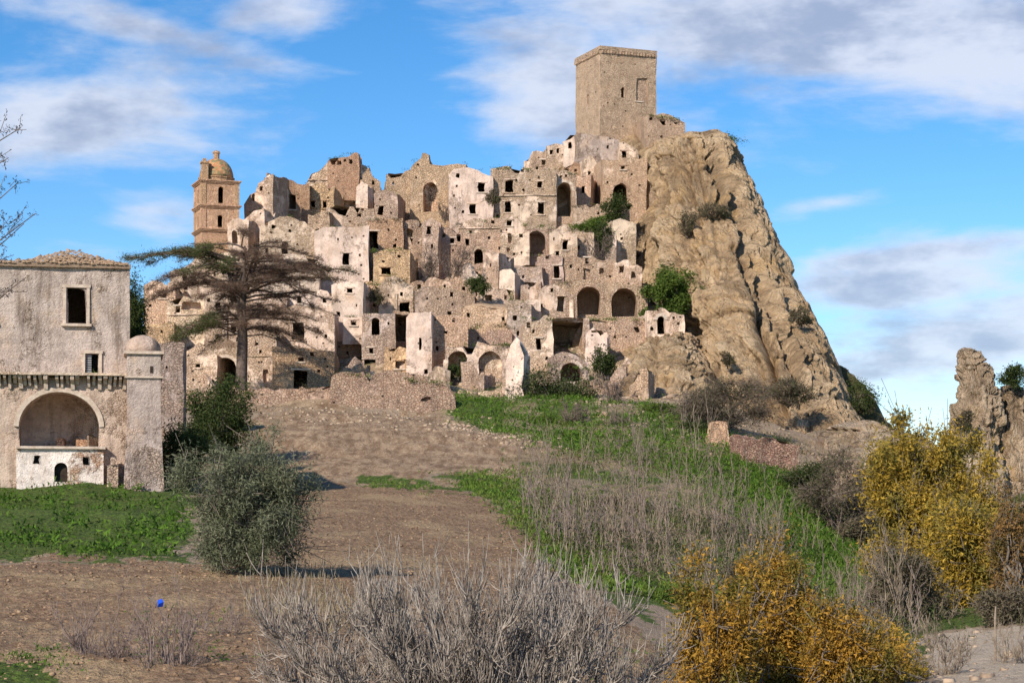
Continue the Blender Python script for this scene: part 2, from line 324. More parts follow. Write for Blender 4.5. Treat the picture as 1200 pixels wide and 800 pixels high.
def terrain():
    pxs = np.concatenate([np.linspace(-1500, -80, 60), np.linspace(-60, 1260, 520), np.linspace(1280, 2700, 60)])
    ys = np.concatenate([np.linspace(-30, 20, 12), np.geomspace(22, 190, 430), np.linspace(191, 300, 130), np.geomspace(304, 9000, 40)])
    A, B = np.meshgrid(pxs, ys); A = A.ravel(); B = B.ravel()
    z0 = ground(A, B); X = (A-600)*np.maximum(B, 22)/F
    Z = z0+gnoise(X, B, z0)
    py = HOR-F*z0/np.maximum(B, 1)
    n1 = fbm(np.stack([X, B, Z], 1)/2.2, 4, 41); n2 = fbm(np.stack([X, B, Z], 1)/.7, 3, 43)
    pa = A+n1*40+n2*16; pb = py+n1*20+n2*9
    def msk(polys):
        r = np.zeros(len(A))
        for q in polys: r = np.maximum(r, inpoly(pa, pb, q)*1.0)
        return r
    g, s, pt, sl = msk(GRASS), msk(SOIL), msk(PATH), msk(SLOPE)
    hi = B > 186
    g[hi] = np.where((n1[hi] > .22) & (B[hi] > 190), .5, 0); s[hi] = 0; pt[hi] = 0
    # tilled furrow clods on the field
    brk = fbm(np.stack([X, B, Z], 1)/4.5, 4, 47); g = np.where((A > 590) & (A < 860) & (B > 80) & (brk > .02) & (B < 186), g*.2, g); Z = Z+np.where((B < 120) & (A < 300), np.clip((B-79)/6, 0, 1)*np.maximum(0, brk+.1)*.5, 0)
    fur = (s > 0) & (B < 150); Z[fur] += .035*np.sin((B[fur]*.94+X[fur]*.34)*7.0+n1[fur]*2)
    cl = (s > 0) & (B < 150)
    Z[cl] += fbm(np.stack([X[cl], B[cl], 0*X[cl]], 1)/.22, 2, 77)*.05
    V = np.stack([X, B, Z], 1); nx = len(pxs); ny = len(ys)
    q = (np.arange(ny-1)[:, None]*nx+np.arange(nx-1)[None, :]).ravel()
    me = mesh('ground', V, np.stack([q, q+1, q+nx+1, q+nx], 1))
    for nm, a in (('grass', g), ('soil', s), ('path', pt), ('slope', sl)):
        at = me.attributes.new(nm, 'FLOAT', 'POINT'); at.data.foreach_set('value', a.astype(np.float32))
    m, T, b = newmat('hillside_earth'); co = T.n('ShaderNodeTexCoord').outputs['Object']
    def at(nm): return T.n('ShaderNodeAttribute', attribute_name=nm).outputs['Fac']
    n_big = T.noise(co, .12, 6, .6); n_mid = T.noise(co, .9, 6, .65); n_fine = T.noise(co, 5.5, 5, .7); n_f2 = T.noise(co, 1.9, 3, .6)
    dirt = T.mix(T.smooth(n_mid, .3, .7), (.22, .155, .10), (.42, .31, .205)); dirt = T.mix(T.smooth(n_big, .4, .62), dirt, (.34, .26, .19))
    soil = T.mix(T.smooth(n_fine, .38, .66), (.17, .105, .062), (.42, .28, .175))
    soil = T.mix(T.m('MULTIPLY', T.smooth(n_mid, .4, .7), .55), soil, (.36, .25, .155))
    soil = T.mix(T.m('MULTIPLY', T.smooth(T.noise(co, .35, 4, .6), .45, .65), .35), soil, (.22, .14, .09))
    soil = T.mix(T.m('MULTIPLY', T.smooth(T.noise(co, .16, 6, .7, .6), .50, .62), .5), soil, (.46, .34, .20))
    gr = T.mix(T.smooth(n_fine, .35, .68), (.03, .055, .010), (.11, .19, .025)); gr = T.mix(T.m('MULTIPLY', T.smooth(n_mid, .5, .7), .5), gr, (.13, .13, .04))
    slc = T.mix(T.smooth(T.noise(T.vmap(co, (1.6, .5, .5)), 1.0, 6, .7), .34, .68), (.22, .14, .085), (.50, .36, .235)); slc = T.mix(T.m('MULTIPLY', T.smooth(n_fine, .5, .7), .4), slc, (.16, .11, .085))
    pth = T.mix(n_fine, (.40, .32, .24), (.58, .48, .37))
    lay = T.noise(T.vmap(co, (.12, .12, 2.2)), 1.0, 5, .65); slc = T.mix(T.m('MULTIPLY', T.smooth(lay, .48, .66), .28), slc, (.14, .09, .065)); c = T.mix(at('slope'), dirt, slc); c = T.mix(at('soil'), c, soil); c = T.mix(T.m('MULTIPLY', at('grass'), .92), c, gr); c = T.mix(at('path'), c, pth)
    T.l(c, b.inputs['Base Color']); bump(T, b, T.m('ADD', n_fine, T.m('MULTIPLY', n_f2, .8)), 1.0, .22)
    MT['ground'] = m
    link('ground', me, m, kind='structure')
terrain()

# ================================================================== rock masses
def rockmat(name, a, bcol, c, green=.5, dk=.55, gth=.74):
    m, T, b = newmat(name); co = T.n('ShaderNodeTexCoord').outputs['Object']; geo = T.n('ShaderNodeNewGeometry')
    n1 = T.noise(co, .16, 6, .6, .4); n2 = T.noise(T.vmap(co, (1, 1, .28)), .55, 8, .68, .6); n3 = T.noise(co, 2.6, 6, .72); n4 = T.noise(T.vmap(co, (1, 1, .45), (0, 0, 0), (0, .5, 0)), 1.1, 6, .7)
    col = T.mix(T.smooth(n2, .32, .66), bcol, a); col = T.mix(T.m('MULTIPLY', T.smooth(n1, .45, .62), .6), col, c)
    col = T.mix(T.m('MULTIPLY', T.smooth(n3, .50, .70), dk), col, tuple(x*.5 for x in bcol))
    stv = T.noise(T.vmap(co, (1, 1, .12), (4, 2, 0), (0, .18, 0)), .9, 7, .72); col = T.mix(T.m('MULTIPLY', T.smooth(stv, .52, .66), .42), col, tuple(x*.46 for x in bcol))
    col = T.mix(T.m('MULTIPLY', T.smooth(T.noise(co, .33, 5, .6), .52, .68), .35), col, (.66, .44, .22))
    vv = T.n('ShaderNodeTexVoronoi'); T.l(T.vmap(co, (1, 1, .6)), vv.inputs['Vector']); vv.inputs['Scale'].default_value = .8; col = T.mix(T.m('MULTIPLY', T.m('SUBTRACT', 1.0, T.smooth(vv.outputs['Distance'], .10, .24)), .6), col, (.12, .085, .055))
    col = T.mix(T.m('MULTIPLY', T.smooth(n4, .58, .72), .45), col, (.20, .15, .11))
    col = T.mix(T.m('MULTIPLY', T.smooth(T.noise(T.vmap(co, (1, 1, .35), (7, 3, 5), (0, .4, 0)), .14, 6, .68, .5), .50, .60), .62), col, tuple(x*.52 for x in bcol))
    col = T.mix(T.m('MULTIPLY', T.smooth(T.noise(co, .21, 5, .6), .55, .66), .5), col, (.72, .45, .20))
    # clefts darkened in the colour for crevice contrast (a mask baked with the shape)
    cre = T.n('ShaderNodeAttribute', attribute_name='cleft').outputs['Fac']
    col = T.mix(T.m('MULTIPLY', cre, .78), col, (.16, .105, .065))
    sz = T.n('ShaderNodeSeparateXYZ'); T.l(geo.outputs['Normal'], sz.inputs[0])
    up = T.smooth(T.m('ADD', sz.outputs[2], T.m('MULTIPLY', T.m('SUBTRACT', T.noise(co, .7, 5, .65), .5), 1.3)), gth, gth+.2)
    gcol = T.mix(n3, (.05, .06, .015), (.20, .17, .07))
    col = T.mix(T.m('MULTIPLY', up, green), col, gcol)
    fv = T.n('ShaderNodeTexVoronoi', feature='DISTANCE_TO_EDGE'); fw = T.n('ShaderNodeVectorMath', operation='ADD'); T.l(T.vmap(co, (1, 1, .5), (0, 0, 0), (0, .35, 0)), fw.inputs[0]); T.l(T.noise(co, .8, 4, .7, out=1), fw.inputs[1]); T.l(fw.outputs[0], fv.inputs['Vector']); fv.inputs['Scale'].default_value = .9
    frac = T.smooth(fv.outputs['Distance'], .0, .10)
    crk = T.m('MULTIPLY', T.m('SUBTRACT', 1.0, T.smooth(fv.outputs['Distance'], .0, .05)), T.smooth(T.noise(co, .5, 4, .6), .48, .58)); col = T.mix(T.m('MULTIPLY', crk, .75), col, (.13, .09, .06)); T.l(col, b.inputs['Base Color'])
    bump(T, b, T.m('ADD', T.m('MULTIPLY', n4, 1.5), T.m('ADD', T.m('MULTIPLY', frac, .18), T.m('ADD', T.m('MULTIPLY', n3, 1.3), T.m('MULTIPLY', n2, 1.8)))), 1.0, .6); return m
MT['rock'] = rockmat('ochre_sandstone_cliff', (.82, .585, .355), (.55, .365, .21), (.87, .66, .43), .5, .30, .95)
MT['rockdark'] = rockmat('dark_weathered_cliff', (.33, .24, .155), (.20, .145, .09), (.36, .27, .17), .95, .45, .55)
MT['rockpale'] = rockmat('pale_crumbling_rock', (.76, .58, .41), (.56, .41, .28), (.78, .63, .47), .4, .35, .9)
def hull(name, lv, mat, nt=200, nz=160, amp=1.0, seed=0, fr=(5, 13), top=True, ex=.75, lean=0, shape=None, parent=None, edge=0.0, fs=1.0, **props):
    """closed rock body: levels (py, pxL, pxR, Yfront, halfdepth)"""
    lv = np.array(lv, float); k = np.linspace(0, len(lv)-1, nz); L = np.stack([np.interp(k, np.arange(len(lv)), lv[:, j]) for j in range(5)], 1)
    Yc = L[:, 3]+L[:, 4]*.75
    XL = (L[:, 1]-600)*Yc/F; XR = (L[:, 2]-600)*Yc/F; Z = (HOR-L[:, 0])*(L[:, 3]+L[:, 4]*.45)/F
    # order levels top -> bottom
    th = np.linspace(0, 2*math.pi, nt, endpoint=False)
    c, s = np.cos(th), np.sin(th)
    cx = np.sign(c)*np.abs(c)**ex; sy = np.sign(s)*np.abs(s)**ex
    ca, sa = (XR-XL)/2, L[:, 4]
    X = ((XL+XR)/2)[:, None]+ca[:, None]*cx[None]; Y = (L[:, 3]+L[:, 4])[:, None]-sa[:, None]*sy[None]
    ZZ = np.repeat(Z[:, None], nt, 1)
    nrm = np.stack([np.repeat((cx/np.maximum(1e-3, 1))[None], nz, 0)*(sa/(sa+ca))[:, None]*1.6, -np.repeat(sy[None], nz, 0)*(ca/(sa+ca))[:, None]*1.6, np.full_like(X, .15)], 2)
    nrm /= np.linalg.norm(nrm, axis=2, keepdims=True)
    V = np.stack([X, Y, ZZ], 2).reshape(-1, 3); N = nrm.reshape(-1, 3)
    size = float(np.mean(ca)); V0 = V; zs = V[:, 2]*fs; V = V*fs
    # fields that follow the body (angle, height) so buttresses fan out downhill
    T_ = np.repeat(th[None], nz, 0).ravel(); R_ = np.stack([np.cos(T_)*fr[0]/2.2, np.sin(T_)*fr[0]/2.2, zs/55.], 1)
    wz = fbm(V/11., 3, seed+2)[:, None]*.36
    r1 = ridg(R_+wz, 2, seed+4); r2 = ridg(np.stack([np.cos(T_)*fr[1]/2.2, np.sin(T_)*fr[1]/2.2, zs/24.], 1)+wz*1.3, 2, seed+6)
    f1 = fbm(V/5., 4, seed+8); r3 = ridg(V*np.array([.5, .5, .11]), 3, seed+10); f2 = fbm(V/.9, 3, seed+12)
    sc = amp*min(1.0, size/12.) if fs == 1 else amp/fs
    d = (-2.6*np.maximum(r1, 0)**1.3-2.3*np.maximum(r2, 0)**1.2+.8*f1-1.2*np.maximum(r3, 0)+.26*f2)*sc+.9*sc
    warp = np.stack([fbm(V/4., 3, seed+31), fbm(V/4.+9, 3, seed+32), fbm(V/4.-7, 3, seed+33)], 1)*.8
    ww = V+warp; w1a, w2a, c1 = worley(ww*np.array([.20, .20, .075])+[0, 0, 0], seed+51); w1b, w2b, c2 = worley((ww+warp)*np.array([.55, .55, .30]), seed+61)
    k1 = np.clip((w2a-w1a)/.09, 0, 1); k2 = np.clip((w2b-w1b)/.13, 0, 1)
    d = d*.62+(c1*1.25*k1-.7*(1-k1)+c2*.5*k2-.35*(1-k2))*sc
    d = d*np.where(np.cos(T_) > .25, 1-.5*edge*np.clip((np.cos(T_)-.25)/.35, 0, 1), 1)
    if shape is not None: d = d+shape(V0, T_, zs)
    V = V0
    fade = np.ones(nz); V = V+N*d[:, None]
    V[:, 2] += fbm(V/3.5+9, 3, seed+14)*.7*sc
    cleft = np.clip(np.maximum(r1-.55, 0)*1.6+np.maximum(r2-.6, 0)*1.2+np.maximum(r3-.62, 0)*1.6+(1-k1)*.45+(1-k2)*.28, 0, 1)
    q = (np.arange(nz-1)[:, None]*nt+np.arange(nt)[None]); q2 = (np.arange(nz-1)[:, None]*nt+(np.arange(nt)+1)[None] % nt)
    Fq = np.stack([q2, q, q+nt, q2+nt], 2).reshape(-1, 4)
    # cap
    ring = V[:nt]; cen = ring.mean(0); allv = [V]; caps = []; m = 14; base = len(V); prev = np.arange(nt)
    for j in range(1, m):
        f_ = 1-j/m; rr = cen+(ring-cen)*np.array([f_, f_, f_*.7+.3*0]); rr[:, 2] = ring[:, 2]*f_+cen[2]*(1-f_)+(1-f_**2)*(.8 if top is True else top)+fbm(rr/2.5, 3, seed+20)*.5*sc
        allv.append(rr); cur = np.arange(nt)+base+(j-1)*nt
        caps.append(np.stack([np.roll(cur, -1), cur, prev, np.roll(prev, -1)], 1)); prev = cur
    V = np.concatenate(allv); cleft = np.concatenate([cleft, np.zeros(len(V)-len(cleft))])
    me = mesh(name, V, np.concatenate([Fq]+caps))
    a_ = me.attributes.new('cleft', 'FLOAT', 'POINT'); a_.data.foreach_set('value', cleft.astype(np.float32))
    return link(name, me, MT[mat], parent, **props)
def gz_(X, Z, x, z, sx_, sz_): return np.exp(-((X-x)/sx_)**2-((Z-z)/sz_)**2)
def cliffshape(V, th, z):
    px = 600+V[:, 0]*F/V[:, 1]; py = HOR-V[:, 2]*F/V[:, 1]; fr = V[:, 1] < 262; r = 0*px
    wob = fbm(V/6., 3, 91)*16
    # the broad smooth slab in the middle with its sharp right-hand cleft
    e = (px-(842+(py-300)*.12)+wob*.5)/36; f = (py-395)/105
    r += fr*2.2*np.exp(-(e**2)**1.6-(f**2)**1.6)
    for (x0, y0, x1, y1, wd, dp) in ((868, 290, 915, 480, 5, 2.6), (888, 300, 945, 470, 5, 2.4), (850, 195, 878, 290, 6, 2.2), (800, 190, 812, 330, 5, 1.8), (838, 180, 842, 250, 4, 1.6), (775, 250, 800, 350, 5, 1.6), (820, 300, 800, 400, 5, 2.0), (838, 470, 870, 500, 5, 1.4), (880, 420, 900, 500, 4, 1.5), (920, 330, 950, 430, 4, 1.5)):
        tt = np.clip(((px-x0)*(x1-x0)+(py-y0)*(y1-y0))/((x1-x0)**2+(y1-y0)**2), 0, 1)
        dd = np.hypot(px+wob*.35-(x0+tt*(x1-x0)), py-(y0+tt*(y1-y0))); r -= fr*dp*np.exp(-(dd/wd)**2)
    # two scooped hollows beside the arched house, cave mouth by the ivy
    for (x, y, a, b_, dp) in ((750, 236, 9, 20, 2.2), (771, 226, 8, 18, 2.0), (814, 384, 12, 9, 7.0), (838, 330, 8, 14, 1.5)):
        r -= fr*dp*np.exp(-(((px-x)/a)**2+((py-y)/b_)**2)**1.5)
    return r
hull('rock_cliff', [(158, 800, 838, 254, 7), (163, 770, 852, 250, 10), (175, 752, 863, 246, 13), (190, 748, 872, 242, 15), (210, 744, 882, 238, 17), (240, 742, 893, 233, 18), (270, 744, 904, 228, 19), (300, 748, 917, 222, 20), (335, 752, 932, 216, 21),
     (375, 772, 949, 210, 22), (405, 792, 963, 204, 23), (430, 800, 975, 200, 24), (465, 800, 992, 195, 25), (500, 812, 1008, 191, 26), (545, 815, 1024, 186, 27), (600, 820, 1035, 182, 28)],
     'rock', 680, 480, .95, 5, (6, 21), top=.8, shape=cliffshape, edge=.9, kind='structure')
hull('rock_ridge', [(424, 962, 972, 222, 3), (432, 940, 988, 219, 7), (446, 935, 1003, 216, 10), (466, 930, 1020, 212, 13), (490, 925, 1033, 208, 15), (508, 920, 1041, 205, 16), (540, 915, 1052, 200, 17), (600, 910, 1060, 196, 18)],
     'rockdark', 260, 140, .9, 25, (7, 15), kind='structure')
hull('rock_outcrop', [(501, 975, 1040, 184, 5), (506, 955, 1062, 182, 8), (520, 940, 1085, 179, 10), (545, 935, 1100, 173, 12), (590, 925, 1105, 166, 13), (620, 925, 1110, 162, 13)],
     'rockpale', 240, 110, 1.2, 45, (5, 12), kind='structure')
hull('rock_knob', [(152, 745, 800, 266, 5), (160, 722, 806, 262, 8), (172, 716, 812, 258, 10), (190, 706, 820, 255, 12), (225, 700, 830, 250, 13), (270, 700, 835, 246, 14)],
     'rock', 260, 130, .75, 65, (6, 14), top=.3, kind='structure')
hull('rock_shelf', [(392, 765, 800, 206, 5), (399, 735, 812, 203, 7), (420, 715, 824, 198, 10), (445, 700, 838, 193, 12), (475, 690, 850, 188, 13), (500, 690, 860, 185, 13)],
     'rock', 240, 110, 1.35, 85, (5, 12), top=.2, kind='structure')
# free-standing pinnacles on the right
pin = empty('rock_pinnacle', P(1160, 610, 150), label='tall split rock pinnacle of pale sandstone at the right edge', category='rock')
def pinpart(nm, lv, sd_, amp=.8, nt=150, nz=120):
    o = hull(nm, lv, 'rockpale', nt+60, nz+60, amp*.7, sd_, (5, 13), top=.05, ex=.8, parent=pin, fs=3.2); o.matrix_parent_inverse = Matrix.Translation(-pin.location); return o
pinpart('spire', [(408, 1130, 1136, 152, .3), (414, 1127, 1146, 151, .6), (430, 1127, 1158, 150, 1.0), (450, 1127, 1165, 149, 1.4), (480, 1124, 1172, 148, 2.2), (520, 1125, 1172, 147, 3), (560, 1124, 1180, 146, 3.6), (640, 1120, 1190, 145, 4.4)], 105, 1.5)
pinpart('shoulder', [(451, 1182, 1194, 152, .4), (456, 1174, 1202, 151, 1), (468, 1164, 1216, 150, 1.8), (495, 1155, 1228, 149, 2.6), (540, 1142, 1245, 148, 3.6), (580, 1140, 1255, 147, 4.4), (650, 1135, 1270, 146, 5)], 125, 1.3)
o = hull('boulder', [(524, 1084, 1090, 172, .6), (530, 1080, 1098, 171, 1.4), (545, 1076, 1104, 170, 2), (570, 1074, 1106, 169, 2.2)], 'rock', 60, 40, 1.2, 145, (3, 7), top=.1, label='small pale boulder on the skyline left of the tall split pinnacle', category='rock')
# ================================================================== buildings
MT['redbrown'] = masonry('reddish_brown_rubble', (.37, .25, .175), (.24, .16, .115), (.44, .33, .25), .45, mort=.35)
def town_Y(py): return 185+max(0, 455-py)*.33
def fill_poly(outer, holes, sp, seed):
    """triangulate a flat wall with holes and scattered interior points"""
    r = random.Random(seed); pts = [Vector(p) for p in outer]; edges = [(i, (i+1) % len(outer)) for i in range(len(outer))]
    for h in holes:
        b = len(pts); pts += [Vector(p) for p in h]; edges += [(b+i, b+(i+1) % len(h)) for i in range(len(h))]
    xs = [p[0] for p in outer]; ys = [p[1] for p in outer]
    gx, gy = [], []
    y = min(ys)+sp/2
    while y < max(ys):
        x = min(xs)+sp/2
        while x < max(xs):
            gx.append(x+r.uniform(-.3, .3)*sp); gy.append(y+r.uniform(-.3, .3)*sp); x += sp
        y += sp
    if gx:
        gx = np.array(gx); gy = np.array(gy); ok = inpoly(gx, gy, outer)
        for h in holes:
            hx = [p[0] for p in h]; hy = [p[1] for p in h]
            ok &= ~((gx > min(hx)-.08) & (gx < max(hx)+.08) & (gy > min(hy)-.08) & (gy < max(hy)+.08))
        pts += [Vector((a, b_)) for a, b_ in zip(gx[ok], gy[ok])]
    vs_, _, fs, _, _, _ = geometry.delaunay_2d_cdt(pts, edges, [], 0, 1e-4)
    vv = np.array([(v[0], v[1]) for v in vs_]); fa = np.array([f for f in fs if len(f) == 3])
    c = vv[fa].mean(1); ok = inpoly(c[:, 0], c[:, 1], outer)
    for h in holes: ok &= ~inpoly(c[:, 0], c[:, 1], h)
    return vv, fa[ok]
def outline(kind, cx, z0, w_, h_):
    """opening outline, counter-clockwise in (x, z)"""
    if kind in ('a', 'n', 'A'):
        rr = w_/2; sh = max(h_-rr, h_*.25); rh = h_-sh; n = 9
        return [(cx-rr, z0), (cx+rr, z0)]+[(cx+rr*math.cos(math.pi*k/n), z0+sh+rh*math.sin(math.pi*k/n)) for k in range(n+1)]
    r = random.Random(int(cx*1000+z0*777)); j = min(.09, w_*.12, h_*.12); q = lambda: r.uniform(-j, j)
    return [(cx-w_/2+q(), z0+q()), (cx+q(), z0+q()*.5), (cx+w_/2+q(), z0+q()), (cx+w_/2+q(), z0+h_*.45), (cx+w_/2+q(), z0+h_+q()), (cx+w_*.1, z0+h_+q()*.6), (cx-w_/2+q(), z0+h_+q()), (cx-w_/2+q(), z0+h_*.6)]
def jag(prof, amp, step, seed):
    """profile (t, z) -> finely stepped broken top line"""
    r = random.Random(seed); out = []
    for (a, za), (b, zb) in zip(prof[:-1], prof[1:]):
        n = max(1, int(abs(b-a)/step))
        for k in range(n):
            f = k/n; out.append((a+(b-a)*f, za+(zb-za)*f))
    out.append(prof[-1]); res = []; cur = 0
    for k, (x, z) in enumerate(out):
        if r.random() < .45: cur = r.uniform(-amp, amp*.5)
        if amp >= .2 and r.random() < .09: cur -= r.uniform(.3, .9)
        res.append((x, z+(cur if 0 < k < len(out)-1 else cur*.3)))
    return res
HN = [0]
def house(name, label, cat, rect, ops=(), mat='stone', Y=None, depth=7.0, rot=0.0, top=None, amp=.28, roof='roofearth', back=0.0, side=(), amp3=.10, down=4.0, rim=.4, drop=.35, batter=0.0, group=None, trim=True, leftop=(), parapet=0):
    HN[0] += 1; sd_ = HN[0]*13
    x0, y0, x1, y1 = rect; Y = town_Y(y1) if Y is None else Y
    rz = math.radians(rot); s = Y/F; cs = math.cos(rz)
    cxp = (x0+x1)/2; W = (x1-x0)*s/cs; org = P(cxp, y1, Y)
    root = empty(name, org, rz, label=label, category=cat)
    if group: root['group'] = group
    U = lambda px: (px-cxp)*s/cs
    Zp = lambda py: (y1-py)*s
    prof = [(U(a), Zp(b)) for a, b in top] if top else [(-W/2, Zp(y0)), (W/2, Zp(y0))]
    prof[0] = (-W/2, prof[0][1]); prof[-1] = (W/2, prof[-1][1])
    pj = jag(prof, amp, .45, sd_)
    zb = -down
    m = MT[mat]
    ops = list(ops); rr_ = random.Random(sd_+1)
    if cat in ('house', 'ruin') and W > 2.2:
        for _ in range(int(W*.8)):                       # small irregular gaps and beam sockets
            w_ = rr_.choice([2.2, 2.6, 3.2, 4.2]); h_ = w_*rr_.uniform(.8, 1.5); cx = rr_.uniform(x0+4, x1-4); top_ = np.interp(U(cx), [p[0] for p in prof], [y1-p[1]/s for p in prof])
            cy = rr_.uniform(top_+6, max(top_+7, y1-5))
            if cy < y1-3 and all(abs(cx-q[1]) > (q[3]+w_)/2+2.5 or abs(cy-q[2]) > (q[4]+h_)/2+2.5 for q in ops): ops.append(('w' if w_ > 3 else 'r', cx, cy, w_, h_)+(() if w_ > 3 else (.5,)))
    holes = []; opl = []
    for o in ops:
        k, cx, cy, w_, h_ = o[:5]; ho = outline(k, U(cx), Zp(cy+h_/2), w_*s/cs, h_*s); holes.append(ho); opl.append((o, ho))
    # front
    zl, zr = pj[0][1], pj[-1][1]
    def vline(za, zb_): n = max(1, int(abs(zb_-za)/.9)); return [za+(zb_-za)*k/n for k in range(1, n)]
    hx = list(np.arange(-W/2, W/2-.3, .9))[1:]
    outer = [(-W/2, zb)]+[(x, zb) for x in hx]+[(W/2, zb)]+[(W/2, z) for z in vline(zb, zr)]+pj[::-1]+[(-W/2, z) for z in vline(zl, zb)]
    V = []; Fc = []
    def emit(vv, fa, fn, flip=False):
        b = len(V)
        for a, c in vv: V.append(fn(a, c))
        for f in fa: Fc.append(tuple(b+i for i in (f[::-1] if flip else f)))
    sp = max(.55, min(1.0, W/9))
    vv, fa = fill_poly(outer, holes, sp, sd_)
    bt = batter
    def fy(z): return -bt*max(0, (zl-z))/max(.1, zl-zb)
    emit(vv, fa, lambda a, c: (a, fy(c), c))
    # back, shifted in height
    bprof = [(x, z+back) for x, z in pj]
    def wall(pts2, holes2, fn, flip=False):
        vv, fa = fill_poly(pts2, holes2, 1.0, sd_+3); emit(vv, fa, fn, flip)
    D = depth
    wall([(-W/2, zb), (W/2, zb), (W/2, zr+back)]+bprof[::-1][1:-1]+[(-W/2, zl+back)], [], lambda a, c: (a, D, c), True)
    def sidep(zt, sd2):
        ss = jag([(0, zt), (D, zt+back)], amp*.8, .6, sd2)
        return [(0, zb), (D, zb)]+[(D, z) for z in vline(zb, zt+back)]+ss[::-1]+[(0, z) for z in vline(zt, zb)], ss
    lp, ls = sidep(zl, sd_+5); rp, rs = sidep(zr, sd_+7)
    lh = [outline(k, D-du, zc, ww, hh) for k, du, zc, ww, hh in leftop]
    wall(lp, [], lambda a, c: (-W/2, fy(c) if a < .01 else a, c), True)
    wall(rp, [], lambda a, c: (W/2, fy(c) if a < .01 else a, c), False)
    # wall-top rim: outer ring -> inner ring -> lowered ring
    ring = [(x, 0.0, z) for x, z in pj]+[(W/2, a, z) for a, z in rs[1:]]+[(x, D, z) for x, z in bprof[::-1][1:]]+[(-W/2, a, z) for a, z in ls[::-1][1:-1]]
    t_ = min(rim, W*.3)
    def inn(p, dz): return (p[0]*(1-t_/(W/2)), t_+(p[1])*(1-2*t_/D), p[2]+dz)
    b = len(V); n = len(ring)
    for p in ring: V.append(p)
    for p in ring: V.append(inn(p, random.Random(int(p[0]*97+p[1]*31)).uniform(-.12, .08)))
    for p in ring: V.append(inn(p, -drop))
    for k in range(n):
        k2 = (k+1) % n
        Fc.append((b+k, b+k2, b+n+k2, b+n+k)); Fc.append((b+n+k, b+n+k2, b+2*n+k2, b+2*n+k))
    V = np.array(V, float); wp = V+np.array(org)
    V = V+vecn(wp, .55, 3)*amp3*1.6+vecn(wp, 1.9, 13, 2)*amp3*.7
    me = mesh('wall', V, Fc); wo_ = link('wall', me, m, root)
    wo_.modifiers.new('edges', 'EDGE_SPLIT').split_angle = math.radians(42)
    def dv(A): A = np.array(A, float); q = A+np.array(org); return A+vecn(q, .55, 3)*amp3*1.6+vecn(q, 1.9, 13, 2)*amp3*.7
    # roof surface
    if roof:
        zs = lambda x, y: np.interp(x, [p[0] for p in prof], [p[1] for p in prof])+back*y/D
        nx = max(2, int(W/.8)); ny = max(2, int(D/.9)); RV = []; RF = []
        for j in range(ny+1):
            for i in range(nx+1):
                x = (-W/2+W*i/nx)*(1-.5*t_/(W/2)); y = .1+ (D-.2)*j/ny
                RV.append((x, y, zs(x, y)-drop*(1.0 if roof != 'tile' else -.25)+ (0 if roof == 'tile' else .25*vn(np.array([[x*.7+sd_, y*.7, 0]]))[0])))
        for j in range(ny):
            for i in range(nx): q = j*(nx+1)+i; RF.append((q, q+1, q+nx+2, q+nx+1))
        RV = dv(RV)
        if roof == 'tile':                       # courses of tiles: a rolled surface with an eave overhang
            b = len(RV)
            RV2 = RV.copy(); RV2[:, 2] -= .16; RV = np.concatenate([RV, RV2])
            rimq = [j*(nx+1) for j in range(ny+1)]; q0 = list(range(nx+1))
            for a_, c_ in zip(q0[:-1], q0[1:]): RF.append((a_, a_+b, c_+b, c_))
        link('roof', mesh('roof', RV, RF), MT[roof], root)
    if sd_ % 2 == 0 and cat in ('house', 'ruin') and W > 2.5:
        zl_ = (Zp(y0))*(.45+.2*((sd_ % 7)/7)); clash = any(min(q[1] for q in h)-.15 < zl_ < max(q[1] for q in h)+.15 for h in holes)
        if not clash: bx = MB(); bx.box(-W/2+.1, W/2-.1, fy(zl_)-.14, fy(zl_)+.2, zl_, zl_+.13); bx.obj('ledge', m, root, rough=.06)
    if sd_ % 5 < 2 and cat in ('house', 'ruin') and W > 3.2:
        bxp = rr_.uniform(-.42, .42)*W; wd_ = rr_.uniform(.35, .6); ht = Zp(y0)*rr_.uniform(.5, .85)
        if all(bxp+wd_/2 < min(q[0] for q in h)-.1 or bxp-wd_/2 > max(q[0] for q in h)+.1 for h in holes):
            bx = MB(); hw = wd_/2; yf = fy(0)
            bx.add([(bxp-hw, yf-.55, zb), (bxp+hw, yf-.55, zb), (bxp+hw, yf+.2, zb), (bxp-hw, yf+.2, zb), (bxp-hw*.8, fy(ht)-.1, ht), (bxp+hw*.8, fy(ht)-.1, ht*.97), (bxp+hw*.8, fy(ht)+.2, ht), (bxp-hw*.8, fy(ht)+.2, ht)], [(0, 1, 5, 4), (1, 2, 6, 5), (3, 0, 4, 7), (4, 5, 6, 7)]); bx.obj('buttress', m, root, rough=.08)
    # openings
    for (o, ho) in opl:
        k = o[0]; d = o[5] if len(o) > 5 else (.5 if k in 'wdaA' else 1.5)
        nh = len(ho); f3 = [(a, fy(c), c) for a, c in ho]; b3 = [(a, d+fy(c), c) for a, c in ho]
        A = dv(f3); B = np.array(b3)+ (A-np.array(f3)); VV = np.concatenate([A, B]); FF = [((i+1) % nh, i, nh+i, nh+(i+1) % nh) for i in range(nh)]
        closed = k in 'nr'
        nm = {'w': 'window', 'd': 'doorway', 'a': 'arched_window', 'A': 'archway', 'n': 'arched_niche', 'r': 'niche'}[k]
        if closed:
            FF.append(tuple(range(2*nh-1, nh-1, -1))[::-1])
        po = link(nm, mesh(nm, VV, FF, False), m, root)
